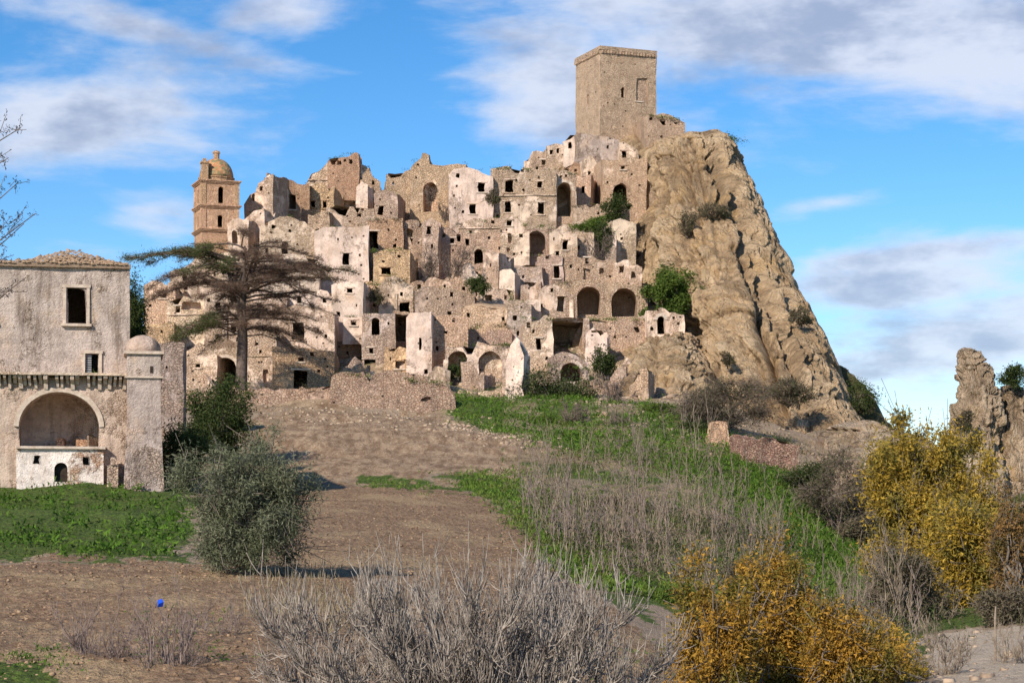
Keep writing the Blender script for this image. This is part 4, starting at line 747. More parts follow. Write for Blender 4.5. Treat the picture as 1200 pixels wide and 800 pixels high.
H('grey_pier', 'tall grey shaded wall standing right of the manor turret', 'wall', (184, 397, 215, 504), [('w', 196, 430, 2, 3)], 'grey', Y=150, depth=3.5, rot=6, top=[(184, 402), (200, 398), (215, 401)], amp=.12)
H('plain_wall', 'long rubble wall filling the slope below the cedar houses', 'wall', (214, 450, 400, 484), [], 'redbrown', Y=174.3, depth=3, rot=1, top=[(214, 458), (300, 455), (360, 452), (400, 448)], amp=.4, amp3=.3)
H('retaining_wall', 'long brownish retaining wall running below the lower houses', 'wall', (388, 434, 532, 486), [('r', 498, 470, 10, 5, .4)], 'redbrown', Y=173.5, depth=4, rot=2, top=[(388, 442), (402, 434), (440, 435), (480, 437), (510, 444), (532, 462)], amp=.2, amp3=.22, batter=1.2)

# ---------------- the square keep
def keep():
    Y = 262; s = Y/F; a = math.radians(21.5); org = P(724, 160, Y); Wd = 78*s; zt = (160-60)*s
    root = empty('castle_tower', org, a, label='square castle keep of weathered tan stone on the highest crag', category='tower')
    # local frame: front face faces -y, left face -x ; placed so that the near left corner falls at column 702
    c0 = Vector((-Wd*.29-0, 0, 0)); W_ = Wd*.93; D = Wd*.93; zb = -3.5
    pj = jag([(0, zt), (W_, zt)], .10, .35, 5)
    hol = [outline('a', W_*.40, zt-5.9, .55, 1.35), outline('w', W_*.745, zt-6.4, 1.55, 3.2)]
    V = []; Fc = []
    def emit(vv, fa, fn, flip=False):
        b = len(V)
        for p, q in vv: V.append(fn(p, q))
        for f in fa: Fc.append(tuple(b+i for i in (f[::-1] if flip else f)))
    def vl(z0, z1): n = 14; return [z0+(z1-z0)*k/n for k in range(1, n)]
    out = [(0, zb), (W_, zb)]+[(W_, z) for z in vl(zb, zt)]+pj[::-1]+[(0, z) for z in vl(zt, zb)]
    vv, fa = fill_poly(out, hol, .5, 3); emit(vv, fa, lambda u, z: (c0.x+u, 0, z))
    hl = [outline('a', D*.5, zt-6.2, .5, 1.2)]
    vv, fa = fill_poly(out, hl, .5, 4); emit(vv, fa, lambda u, z: (c0.x, u*D/W_, z), True)
    vv, fa = fill_poly(out, [], .6, 6); emit(vv, fa, lambda u, z: (c0.x+W_, u*D/W_, z))
    vv, fa = fill_poly(out, [], .6, 7); emit(vv, fa, lambda u, z: (c0.x+u, D, z), True)
    V = np.array(V); wp = V+np.array(org); disp = lambda q: vecn(q, .6, 3)*.10+vecn(q, 2.2, 13, 2)*.07
    V = V+disp(wp); o = link('wall', mesh('wall', V, Fc), MT['tower'], root); o.modifiers.new('edges', 'EDGE_SPLIT').split_angle = math.radians(42)
    # parapet course: a slightly proud band with corbel blocks under it
    b = MB(); e = .10
    b.box(c0.x-e, c0.x+W_+e, -e, .5, zt-.05, zt+.45); b.box(c0.x-e, c0.x+W_+e, D-.5, D+e, zt-.05, zt+.45)
    b.box(c0.x-e, c0.x+.5, .5, D-.5, zt-.05, zt+.44); b.box(c0.x+W_-.5, c0.x+W_+e, .5, D-.5, zt-.05, zt+.44)
    b.obj('parapet', MT['tower'], root, rough=.12)
    cm = MB(); cm.box(-.11, .11, -.22, .05, -.35, 0); cme = mesh('corbel', np.array(cm.v), cm.f, False); cme.materials.append(MT['tower'])
    k = 0
    while .25+k*.42 < W_: q = link('corbel', cme, None, root, (c0.x+.25+k*.42, 0, zt-.08)); k += 1
    k = 0
    while .25+k*.42 < D: q = link('corbel', cme, None, root, (c0.x, .25+k*.42, zt-.08)); q.rotation_euler = (0, 0, -math.pi/2); k += 1
    b = MB(); b.box(c0.x+.3, c0.x+W_-.3, .3, D-.3, zt-.6, zt-.3); b.obj('roof', MT['roofearth'], root)
    for j, (h_, face, cl, d) in enumerate(((hol[0], 'f', False, .8), (hol[1], 'f', True, .22), (hl[0], 'l', True, .5))):
        n = len(h_); f3 = [((c0.x+p, 0, z) if face == 'f' else (c0.x, p*D/W_, z)) for p, z in h_]; dd = (0, d, 0) if face == 'f' else (d, 0, 0)
        A = np.array(f3)+disp(np.array(f3)+np.array(org)); B = A+np.array(dd); FF = [((i+1) % n, i, n+i, n+(i+1) % n) for i in range(n)]
        if cl: FF.append(tuple(range(n, 2*n)))
        po = link('window' if not (j == 1) else 'blocked_doorway', mesh('window', np.concatenate([A, B]), FF, False), MT['tower'], root)
        if j == 1:
            b = MB(); x0, x1 = f3[0][0]-.25, f3[1][0]+.25; zz = f3[2][2]; b.box(x0, x1, -.13, .1, zz, zz+.18); b.obj('lintel', MT['frame'], po, rough=.03)
    return root
keep()

# ---------------- the bell tower with its tiled dome
def belltower():
    Y = 228; s = Y/F; a = math.radians(20); org = P(255, 300, Y)
    root = empty('bell_tower', org, a, label='square church bell tower with orange tiled dome at the left skyline', category='bell tower')
    Wd = 42*s/math.cos(a)*.98; D = Wd; zc = [(300-y)*s for y in (269, 241, 212)]; zt = zc[2]
    x0 = -Wd/2+.3
    M_ = masonry('warm_tower_brick', (.66, .45, .27), (.54, .34, .20), (.66, .48, .32), .45, 3.2, 1.8, stain=.28, holes=False)
    hol = [outline('a', Wd*.52, (300-238)*s, .62, 1.85), outline('a', Wd*.5, (300-266)*s, .58, 1.35)]
    out = [(0, -3), (Wd, -3), (Wd, zt), (0, zt)]
    V = []; Fc = []
    def emit(vv, fa, fn, flip=False):
        b = len(V)
        for p, q in vv: V.append(fn(p, q))
        for f in fa: Fc.append(tuple(b+i for i in (f[::-1] if flip else f)))
    hl = [outline('n', D*.5, (300-236)*s, .6, 1.5), outline('n', D*.5, (300-264)*s, .55, 1.2)]
    for hs, fn, fl in ((hol, lambda u, z: (x0+u, 0, z), False), (hl, lambda u, z: (x0, u, z), True), ([], lambda u, z: (x0+Wd, u, z), False), ([], lambda u, z: (x0+u, D, z), True)):
        vv, fa = fill_poly(out, hs, .8, 3); emit(vv, fa, fn, fl)
    o = link('wall', mesh('wall', np.array(V, float), Fc), M_, root); o.modifiers.new('edges', 'EDGE_SPLIT').split_angle = math.radians(42)
    for h_, f_, cl in ((hol[0], 'f', 0), (hol[1], 'f', 0), (hl[0], 'l', 1), (hl[1], 'l', 1)):
        n = len(h_); f3 = np.array([((x0+p, 0, z) if f_ == 'f' else (x0, p, z)) for p, z in h_]); B = f3+np.array((0, .5, 0) if f_ == 'f' else (.35, 0, 0))
        FF = [((i+1) % n, i, n+i, n+(i+1) % n) for i in range(n)]+([tuple(range(n, 2*n))] if cl else [])
        po = link('window' if not cl else 'niche', mesh('window', np.concatenate([f3, B]), FF, False), M_, root)
    for z in zc:
        b = MB(); e = .16
        for k, ee in ((0, .10), (1, .2), (2, .3)): b.box(x0-ee, x0+Wd+ee, -ee, D+ee, z-.3+k*.13, z-.3+k*.13+.128)
        b.obj('cornice', M_, root, rough=.04)
    for px_, py_ in ((0, 0), (1, 0), (0, 1)):                       # corner pilasters on both upper storeys
        for zlo, zhi in ((zc[0], zc[1]-.32), (zc[1], zc[2]-.32)):
            b = MB(); cx = x0+px_*Wd; cy = py_*D; b.box(cx-.07 if not px_ else cx-.5, cx+.5 if not px_ else cx+.07, cy-.07 if not py_ else cy-.5, cy+.5 if not py_ else cy+.07, zlo, zhi)
            b.obj('pilaster', M_, root, rough=.03)
    cx, cy = x0+Wd/2, D/2; R = Wd*.46
    b = MB(); b.lathe([(R*1.02, zt), (R*1.02, zt+.45), (R*1.08, zt+.5), (R*1.08, zt+.6)], 16, (cx, cy)); b.obj('drum', M_, root, rough=.03)
    m, T, bb = newmat('glazed_dome_tile'); co = T.n('ShaderNodeTexCoord').outputs['Object']
    v = T.n('ShaderNodeTexVoronoi'); T.l(T.vmap(co, (2.6, 2.6, 3.4)), v.inputs['Vector']); v.inputs['Scale'].default_value = 1
    sp = T.n('ShaderNodeSeparateColor'); T.l(v.outputs['Color'], sp.inputs[0])
    c = T.mix(sp.outputs[0], (.40, .17, .08), (.52, .31, .16)); c = T.mix(T.smooth(sp.outputs[1], .62, .8), c, (.22, .20, .10)); c = T.mix(T.smooth(T.noise(co, 1.2, 5), .5, .7), c, (.20, .14, .09))
    T.l(c, bb.inputs['Base Color']); bb.inputs['Roughness'].default_value = .55; bump(T, bb, v.outputs['Distance'], .6, .08)
    b = MB(); hd = 2.2; b.lathe([(R*math.cos(q)**.9 if q < 1.45 else .3, zt+.6+hd*math.sin(q)) for q in np.linspace(0, 1.46, 10)], 24, (cx, cy)); b.obj('dome', m, root, smooth=True)
    b = MB(); b.lathe([(.34, zt+2.75), (.34, zt+3.35), (.46, zt+3.42), (.40, zt+3.6), (.1, zt+3.75)], 10, (cx, cy)); b.obj('lantern', M_, root)
    b = MB(); b.box(x0+.05, x0+.75, .05, .75, zt, zt+1.9); b.box(x0-.05, x0+.85, -.05, .85, zt+1.9, zt+2.1); b.box(x0+.2, x0+.6, .2, .6, zt+2.1, zt+2.45); b.obj('corner_pinnacle', M_, root, rough=.05)
belltower()

# ---------------- the manor on the left
def manor():
    Y = 108; s = Y/F; org = P(60, 565, Y)
    X = lambda px: (px-60)*s
    Z = lambda py: (565-py)*s
    root = empty('manor_house', org, math.radians(11.3), label='large stained plaster manor house with vaulted loggia and balcony on the left', category='house')
    # upper block, set back a little behind the balcony
    def block(nm, x0, x1, z0, prof, holes, y0, D, mat, sp, mode='', a3=.05, zs_left=None, back=0):
        V = []; Fc = []
        pj = jag([(X(a), Z(b)) for a, b in prof], .07, .5, 9)
        def vl(a, b_): n = max(1, int(abs(b_-a)/1.0)); return [a+(b_-a)*k/n for k in range(1, n)]
        out = [(X(x0), z0), (X(x1), z0)]+[(X(x1), z) for z in vl(z0, pj[-1][1])]+pj[::-1]+[(X(x0), z) for z in vl(pj[0][1], z0)]
        def emit(vv, fa, fn, flip=False):
            b = len(V)
            for p, q in vv: V.append(fn(p, q))
            for f in fa: Fc.append(tuple(b+i for i in (f[::-1] if flip else f)))
        vv, fa = fill_poly(out, holes, sp, 3); emit(vv, fa, lambda u, z: (u, y0, z))
        vv, fa = fill_poly([(0, z0), (D, z0), (D, pj[-1][1]), (0, pj[-1][1])], [], sp, 3); emit(vv, fa, lambda u, z: (X(x1), y0+u, z))
        vv, fa = fill_poly([(0, z0), (D, z0), (D, pj[0][1]), (0, pj[0][1])], [], sp, 3); emit(vv, fa, lambda u, z: (X(x0), y0+u, z), True)
        vv, fa = fill_poly(out, [], 2, 3); emit(vv, fa, lambda u, z: (u, y0+D, z), True)
        b = len(V); n = len(pj)
        for u, z in pj: V.append((u, y0, z))
        for u, z in pj: V.append((u, y0+D, z))
        for k in range(n-1): Fc.append((b+k, b+k+1, b+n+k+1, b+n+k))
        V = np.array(V, float); wp = V+np.array(org); V = V+vecn(wp, .5, 3)*a3*1.5+vecn(wp, 2.2, 13, 2)*a3*.6
        o = link(nm, mesh(nm, V, Fc), MT[mat], root); o.modifiers.new('edges', 'EDGE_SPLIT').split_angle = math.radians(42)
        return o
    def opening(nm, ho, y0, d, mat, closed=False, frame=True, y1=None):
        n = len(ho); f3 = np.array([(a, y0-.03, c) for a, c in ho]); B = f3+np.array((0, d, 0)); FF = [((i+1) % n, i, n+i, n+(i+1) % n) for i in range(n)]
        if closed: FF.append(tuple(range(n, 2*n)))
        po = link(nm, mesh(nm, np.concatenate([f3, B]), FF, False), MT[mat], root)
        if frame:
            xs = [a for a, c in ho]; zs = [c for a, c in ho]; a0, a1, c0, c1 = min(xs), max(xs), min(zs), max(zs); wd = .16
            b = MB(); b.box(a0-wd, a0, y0-.09, y0+.2, c0, c1); b.obj('jamb', MT['frame'], po, rough=.02); b = MB(); b.box(a1, a1+wd, y0-.09, y0+.2, c0, c1); b.obj('jamb', MT['frame'], po, rough=.02)
            b = MB(); b.box(a0-wd-.05, a1+wd+.05, y0-.11, y0+.2, c1, c1+wd); b.obj('lintel', MT['frame'], po, rough=.02)
            b = MB(); b.box(a0-wd-.1, a1+wd+.1, y0-.2, y0+.2, c0-.14, c0); b.obj('sill', MT['frame'], po, rough=.02)
        return po
    w1 = outline('w', X(89), Z(377), 21*s, 41*s); w2 = outline('w', X(107), Z(438), 17*s, 25*s); w3 = outline('w', X(-20), Z(377), 21*s, 41*s)
    block('upper_wall', -60, 151, Z(450), [(-60, 303), (20, 304), (100, 307), (151, 310)], [w1, w2, w3], .75, 11, 'manor', .8)
    o = opening('window', w1, .75, .35, 'manor'); 
    b = MB(); x1 = max(p[0] for p in w1); x0 = min(p[0] for p in w1); zz0 = w1[0][1]; zz1 = w1[2][1]
    b.box(x1-.10, x1-.02, .8, .9, zz0, zz1); b.box(x0+.02, x0+.1, .8, .9, zz0, zz1); b.box(x0+.1, x1-.1, .8, .9, zz1-.09, zz1); b.obj('casing', MT['wood'], o)
    o = opening('window', w2, .75, .35, 'manor')
    x0 = min(p[0] for p in w2); x1 = max(p[0] for p in w2); z0_ = w2[0][1]; z1_ = w2[2][1]
    b = MB(); b.box(x0+.02, x0+(x1-x0)*.5, .83, .88, z0_, z1_-.02)
    for k in range(9): b.box(x0+.05, x0+(x1-x0)*.47, .80, .829, z0_+.06+k*.12, z0_+.12+k*.12)
    b.obj('shutter', MT['metal'], o)
    opening('window', w3, .75, .35, 'manor')
    # slumped tile roof: eave board, rows of tiles, heap of old tiles in the middle
    ea = MB(); ea.box(X(-62), X(152), .55, 1.1, Z(311)-.02, Z(306.5)); ea.obj('eaves_board', MT['wood'], root, rough=.05)
    r = random.Random(3); tm = MB(); tm.add([(-.11, 0, 0), (0, 0, .07), (.11, 0, 0), (-.09, .45, .05), (0, .45, .12), (.09, .45, .05), (-.11, 0, -.03), (.11, 0, -.03)], [(0, 1, 4, 3), (1, 2, 5, 4), (0, 6, 7, 2, 1)])
    tme = mesh('roof_tile', np.array(tm.v), tm.f, False); tme.materials.append(MT['tile'])
    def rz_(x, y):         # roof surface height: nearly flat, with a slumped hipped heap in the middle
        return Z(309)+.06+(y-.55)*.03+.9*max(0, 1-abs(x-X(82))/(66*s))**.85*min(1, max(0, (y-.5)/2.6))
    RV = []; RF = []; nx, ny = 60, 14
    for j in range(ny+1):
        for i in range(nx+1):
            x = X(-60)+(X(151)-X(-60))*i/nx; y = .6+10.5*j/ny; RV.append((x, y, rz_(x, y)-.06))
    for j in range(ny):
        for i in range(nx): q = j*(nx+1)+i; RF.append((q, q+1, q+nx+2, q+nx+1))
    RV = np.array(RV); RV[:, 2] += fbm(RV*.9, 3, 4)*.12
    rf = link('roof', mesh('roof', RV, RF), MT['tile'], root)
    # 290 tiles that show from below stand singly, the rest are joined
    cnt = 0; rest = MB()
    for row in range(9):
        x = X(-10)+.1*(row % 2)
        while x < X(150):
            y = .45+row*.34; z = rz_(x, y)+.02+r.uniform(0, .05)+(.10*r.random() if abs(x-X(85)) < 3 else 0); rzz = r.uniform(-.25, .25)
            show = (abs(x-X(84)) < 2.9 and row < 9) or row == 0
            if show and cnt < 290:
                q = link('roof_tile', tme, None, rf, (x, y, z)); q.rotation_euler = (r.uniform(-.1, .2), r.uniform(-.15, .15), rzz); cnt += 1
            else:
                c_, s_ = math.cos(rzz), math.sin(rzz); rest.add([(x+vx*c_-vy*s_, y+vx*s_+vy*c_, z+vz) for vx, vy, vz in tm.v], tm.f)
            x += .235+r.uniform(-.01, .02)
    rest.obj('roof_tiles', MT['tile'], rf, kind='stuff')
    # lower wall with the great arch
    arch = [(X(23), Z(525)), (X(115), Z(525)), (X(115), Z(500))]+[(X(69)+46*s*math.cos(q), Z(500)+41*s*math.sin(q)) for q in np.linspace(.12, math.pi-.12, 18)]+[(X(23), Z(500))]
    block('lower_wall', -60, 152, -2.5, [(-60, 440.6), (152, 440.6)], [arch], 0, 11, 'manorlow', .7, a3=.09)
    # loggia: deep vaulted recess with a back wall
    n = len(arch); A = np.array([(a, -.02, c) for a, c in arch]); B = A+np.array((0, 3.4, 0))
    lg = link('loggia', mesh('loggia', np.concatenate([A, B]), [((i+1) % n, i, n+i, n+(i+1) % n) for i in range(n)]+[tuple(range(n, 2*n))], False), MT['manorlow'], root)
    rv = []; rf_ = []; pts = arch[2:]
    for (a, c) in pts:
        v = Vector((a-X(69), c-Z(505))); v2 = v*(1+.26/v.length)
        for q, yy in ((v, -.10), (v2, -.10), (v2, .1), (v, .1)): rv.append((X(69)+q[0], yy, Z(505)+q[1]))
    for i in range(len(pts)-1):
        for j in range(4): rf_.append((i*4+j, i*4+(j+1) % 4, i*4+4+(j+1) % 4, i*4+4+j))
    link('arch_ring', mesh('arch_ring', np.array(rv), rf_, False), MT['frame'], root)
    for j, (px, py, w_, h_) in enumerate(((70, 517, 9, 13), (96, 518, 16, 12))):
        b = MB(); b.box(X(px-w_/2), X(px+w_/2), 2.2, 3.2, Z(525)+.02, Z(525)+h_*s); b.obj('rubble_block', MT['brick'], lg, rough=.12)
    b = MB()
    for k in range(5): b.add([(X(100+k*2.4), 1.2+.2*k, Z(525)), (X(100+k*2.4)+.08, 1.2+.2*k, Z(525)), (X(106+k*1.6)+.08, 2.6, Z(507+k)), (X(106+k*1.6), 2.6, Z(507+k))], [(0, 1, 2, 3), (3, 2, 1, 0)])
    for k in range(5):
        x_ = X(101+k*2.4); b.box(x_, x_+.09, 1.0+.2*k, 1.1+.2*k, Z(525)+.01, Z(509+k*2))
    b.obj('fallen_beams', MT['wood'], lg)
    # infill wall under the arch with two square holes and a door
    hs = [outline('w', X(44), Z(543), 7*s, 9*s), outline('w', X(100), Z(543.5), 7*s, 9*s), outline('a', X(71.5), Z(564), 15*s, 22*s)]
    V = []; Fc = []
    vv, fa = fill_poly([(X(21), -1.2), (X(120), -1.2), (X(120), Z(526)), (X(21), Z(526))], hs, .5, 5)
    me_pts = np.array([(a, -.35, c) for a, c in vv]); V = me_pts+vecn(me_pts+np.array(org), 1.2, 3)*.06
    V = list(map(tuple, V)); Fc = [tuple(f) for f in fa]; b0 = len(V)
    V += [(X(21), -.35, -1.2), (X(21), .3, -1.2), (X(21), .3, Z(526)), (X(21), -.35, Z(526)), (X(120), -.35, -1.2), (X(120), .3, -1.2), (X(120), .3, Z(526)), (X(120), -.35, Z(526))]
    Fc += [(b0, b0+3, b0+2, b0+1), (b0+4, b0+5, b0+6, b0+7)]
    MT['infill'] = masonry('patchy_limewash', (.52, .33, .22), (.38, .22, .14), (.66, .63, .57), .75, 3.0, 2.0, stain=.3, holes=False)
    iw = link('infill_wall', mesh('infill_wall', V, Fc), MT['infill'], root)
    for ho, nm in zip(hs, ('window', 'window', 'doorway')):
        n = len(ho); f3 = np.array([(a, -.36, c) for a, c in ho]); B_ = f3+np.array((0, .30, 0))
        po = link(nm, mesh(nm, np.concatenate([f3, B_]), [((i+1) % n, i, n+i, n+(i+1) % n) for i in range(n)]+[tuple(range(n, 2*n))], False), MT['dark'], iw)  # each opening closed by a near-black panel in place of interior shade
    b = MB(); b.box(X(20), X(122), -.55, .02, Z(526), Z(523)); b.obj('ledge', MT['frame'], root, rough=.04)
    b = MB(); b.box(X(80), X(82), -.38, -.25, Z(563), Z(545)); b.obj('door_post', MT['frame'], root)
    # balcony slab carried on corbels
    b = MB(); b.box(X(-60), X(152), -.75, .9, Z(440), Z(437)); b.obj('balcony_slab', MT['manorlow'], root, rough=.05)
    cm = MB(); W7 = .085; cm.add([(-W7, .1, 0), (W7, .1, 0), (-W7, .1, -.75), (W7, .1, -.75), (-W7, -.6, 0), (W7, -.6, 0), (-W7, -.55, -.22), (W7, -.55, -.22), (-W7, -.25, -.4), (W7, -.25, -.4), (-W7, -.15, -.7), (W7, -.15, -.7)],
        [(4, 5, 1, 0), (4, 6, 7, 5), (6, 8, 9, 7), (8, 10, 11, 9), (10, 2, 3, 11), (0, 6, 4), (0, 8, 6), (0, 2, 10, 8), (1, 5, 7), (1, 7, 9), (1, 9, 11, 3)])
    cme = mesh('corbel', np.array(cm.v), cm.f, False); cme.materials.append(MT['frame'])
    for k in range(26):
        px = 1+k*6.0
        if px > 150 or 64 > px > 56 or 100 > px > 95: continue
        q = link('corbel', cme, None, root, (X(px)+.03*math.sin(k*7), 0, Z(440)-.01)); q.scale = (1+.22*math.sin(k*5.1), 1+.15*math.sin(k*2.3), .82+.22*math.sin(k*3.7)); q.rotation_euler = (0, .06*math.sin(k*4.3), .10*math.sin(k*6.1))
    # turret / buttress at the corner, battered foot and stone dome
    t_ = MB(); xa, xb = X(147), X(186)
    def ringv(z, o, ya=-1.1): return [(xa-o, ya-o, z), (xb+o, ya-o, z), (xb+o, 3.2+o, z), (xa-o, 3.2+o, z)]
    lv = [(-2.5, .26), (0, .16), (Z(505), .03), (Z(504), .0), (Z(443), 0)]
    for z, o in lv: t_.v += ringv(z, o)
    t_.f = [tuple((j*4+k, j*4+(k+1) % 4, j*4+4+(k+1) % 4, j*4+4+k)) for j in range(len(lv)-1) for k in range(4)]+[tuple(range(len(lv)*4-4, len(lv)*4))]
    tb = t_.obj('turret_shaft', MT['manor'], root)
    b = MB(); b.box(xa-.12, xb+.12, -1.22, 3.3, Z(443), Z(441)); b.obj('string_course', MT['frame'], root)
    hol = [outline('a', X(175), Z(436), .22, .32)]
    b = MB(); b.box(xa, xb, -1.1, 3.2, Z(441), Z(415)); tu = b.obj('turret_head', MT['manor'], root)
    b = MB(); b.box(X(173.5), X(177), -1.13, -1.09, Z(437), Z(429)); b.obj('loophole', MT['dark'], tu)  # flat near-black block, the shade of a slit put in as colour
    b = MB(); b.box(xa-.16, xb+.16, -1.26, 3.35, Z(415), Z(411.5)); b.obj('turret_cornice', MT['frame'], root)
    b = MB(); cxm = (xa+xb)/2-.02; pr = [(.96, Z(411.5)), (.90, Z(403)), (.70, Z(396)), (.38, Z(392)), (.1, Z(390.5))]
    b.lathe(pr, 18, (cxm, .1)); b.obj('turret_dome', MT['manorlow'], root, smooth=True, rough=.03)
    b = MB(); b.box(X(124), X(137), -1.0, .0, -1, Z(545)); b.box(X(128), X(134), -1.1, -.3, Z(545), Z(536)); b.obj('gate_pillar', MT['manorlow'], root, rough=.08)
manor()

# ---------------- low broken walls standing between the houses
def fragments():
    r = random.Random(77)
    for k in range(70):
        px = r.uniform(205, 800); Y = r.uniform(188, 250); L = r.uniform(1.2, 4.2); hgt = r.uniform(.9, 2.8); th = .45
        z = float(gz(px, Y)[0]); pj = jag([(-L/2, hgt*r.uniform(.3, 1)), (r.uniform(-.2, .2)*L, hgt), (L/2, hgt*r.uniform(.25, 1))], .3, .35, k+900)
        outer = [(-L/2, -1.5), (L/2, -1.5)]+pj[::-1]; vv, fa = fill_poly(outer, [], .5, k); n = len(vv)
        V = [(a, 0, b_) for a, b_ in vv]+[(a, th, b_) for a, b_ in vv]; Fc = [tuple(f) for f in fa]+[tuple(i+n for i in f[::-1]) for f in fa]
        b = len(V); m = len(outer); V += [(a, 0, c_) for a, c_ in outer]+[(a, th, c_) for a, c_ in outer]; Fc += [((i+1) % m+b, i+b, m+i+b, m+(i+1) % m+b) for i in range(m)]
        V = np.array(V); o = np.array([(px-600)*Y/F, Y, z]); V = V+vecn((V+o)*np.array([1, 1, 1]), 1.1, 3, 2)*.22
        ob = link('broken_wall', mesh('broken_wall', V, Fc), MT[r.choice(['stone', 'brown', 'warm', 'pale', 'stone', 'pink'])], None, tuple(o), label='low jagged stub of rubble wall left standing between the ruined houses', category='ruin', group='low broken wall stubs scattered between the houses')
        ob.rotation_euler = (0, 0, r.uniform(-.7, .7)+(1.57 if r.random() < .3 else 0)); ob.modifiers.new('edges', 'EDGE_SPLIT').split_angle = math.radians(42)
fragments()
# ================================================================== vegetation
def leafmat(name, a, b_, c=None, island=.6, trans=.25, rough=.75):
    m, T, b = newmat(name); geo = T.n('ShaderNodeNewGeometry'); co = T.n('ShaderNodeTexCoord').outputs['Object']
    col = T.mix(geo.outputs['Random Per Island'], a, b_)
    if c: col = T.mix(T.m('MULTIPLY', T.smooth(T.noise(co, .9, 4, .6), .45, .65), .8), col, c)
    T.l(col, b.inputs['Base Color']); b.inputs['Roughness'].default_value = rough
    tr = T.n('ShaderNodeBsdfTranslucent'); T.l(col, tr.inputs['Color']); mx = T.n('ShaderNodeMixShader'); mx.inputs[0].default_value = trans
    out = [n for n in m.node_tree.nodes if n.type == 'OUTPUT_MATERIAL'][0]; T.l(b.outputs[0], mx.inputs[1]); T.l(tr.outputs[0], mx.inputs[2]); T.l(mx.outputs[0], out.inputs[0]); return m
LM = {
 'olive': leafmat('grey_green_leaf', (.06, .072, .04), (.225, .235, .15), (.11, .125, .065), trans=.15),
 'dark': leafmat('dark_green_leaf', (.018, .032, .010), (.07, .09, .025), trans=.15),
 'ivy': leafmat('ivy_leaf', (.045, .085, .015), (.14, .19, .035), (.06, .09, .02)),
 'cedar': leafmat('cedar_needle', (.03, .05, .018), (.11, .125, .04), trans=.1),
 'cedardry': leafmat('dry_cedar_needle', (.07, .045, .035), (.17, .115, .08), trans=.1),
 'yellow': leafmat('yellowing_leaf', (.22, .16, .03), (.58, .38, .06), (.17, .16, .045), trans=.35),
 'orange': leafmat('orange_leaf', (.20, .13, .025), (.60, .33, .055), (.12, .14, .035), trans=.35),
 'russet': leafmat('russet_leaf', (.14, .08, .035), (.32, .18, .06), (.10, .09, .03)),
 'green': leafmat('bright_weed', (.035, .085, .010), (.12, .22, .025), (.06, .10, .02)),
 'grass': leafmat('slope_grass', (.045, .095, .014), (.15, .25, .035), (.16, .16, .045)),
 'scrub': leafmat('grey_brown_scrub', (.07, .055, .035), (.19, .155, .10), (.08, .085, .04)),
 'dry': leafmat('dry_grass', (.26, .20, .12), (.44, .36, .24), (.18, .16, .08)),
 'navy': leafmat('dark_navy_leaf', (.02, .022, .03), (.05, .05, .055), trans=.1),  # very dark bluish leaf colour
}
def barkmat(name, a, c, sc=3):
    return simple(name, a, c, sc, .6, .03)
BK = {'cedar': barkmat('cedar_bark', (.06, .045, .038), (.16, .12, .10)), 'cedartwig': barkmat('dead_cedar_twig', (.10, .062, .048), (.24, .155, .115)), 'fig': barkmat('pale_fig_bark', (.11, .09, .075), (.46, .40, .345)),
      'twig': barkmat('purple_brown_twig', (.14, .10, .09), (.30, .235, .21)), 'pole': barkmat('dry_stalk', (.16, .12, .09), (.36, .285, .21)), 'bark': barkmat('grey_bark', (.12, .095, .075), (.24, .20, .165)), 'thorn': barkmat('dark_thorn_twig', (.10, .075, .06), (.22, .17, .14))}
def tubes(PL, R, k=4):
    PL = np.asarray(PL, float); R = np.asarray(R, float); N, M, _ = PL.shape
    tg = np.gradient(PL, axis=1); tg /= np.linalg.norm(tg, axis=2, keepdims=True)+1e-9
    ref = np.where(np.abs(tg[..., 2:3]) > .9, np.array([1., 0, 0]), np.array([0, 0, 1.])); n1 = np.cross(tg, ref); n1 /= np.linalg.norm(n1, axis=2, keepdims=True)+1e-9; n2 = np.cross(tg, n1)
    an = 2*np.pi*np.arange(k)/k
    V = PL[:, :, None]+R[:, :, None, None]*(np.cos(an)[None, None, :, None]*n1[:, :, None]+np.sin(an)[None, None, :, None]*n2[:, :, None])
    base = (np.arange(N)*M*k)[:, None, None]; j = np.arange(M-1)[None, :, None]*k; i = np.arange(k)[None, None, :]; i2 = (i+1) % k
    Fq = np.stack([base+j+i, base+j+i2, base+j+k+i2, base+j+k+i], -1).reshape(-1, 4)
    return V.reshape(-1, 3), Fq
def tubeobj(name, PL, R, mat, parent=None, k=4, **kw):
    V, Fq = tubes(PL, R, k); return link(name, mesh(name, V, Fq), mat, parent, **kw)
def leaves(cent, size, asp=.5, up=None, jit=.4, fold=False):
    """one small quad per point"""
    N = len(cent); a = nr.normal(size=(N, 3))
    if up is not None: a = a*(1-up)+np.array([0, 0, 1.])*up*1.5
    a /= np.linalg.norm(a, axis=1, keepdims=True); b = np.cross(a, nr.normal(size=(N, 3))); b /= np.linalg.norm(b, axis=1, keepdims=True)+1e-9
    s = size*(1+jit*nr.uniform(-1, 1, N))[:, None]; a = a*s; b = b*s*asp
    V = np.stack([cent-b*.5, cent+a*.5-b*.1, cent+a+b*.1, cent+a*.5+b*.6], 1).reshape(-1, 3)
    return V, np.arange(N*4).reshape(-1, 4)
def leafobj(name, cent, size, mat, parent=None, asp=.5, up=None, **kw):
    V, Fq = leaves(np.asarray(cent, float), size, asp, up); return link(name, mesh(name, V, Fq, False), mat, parent, **kw)
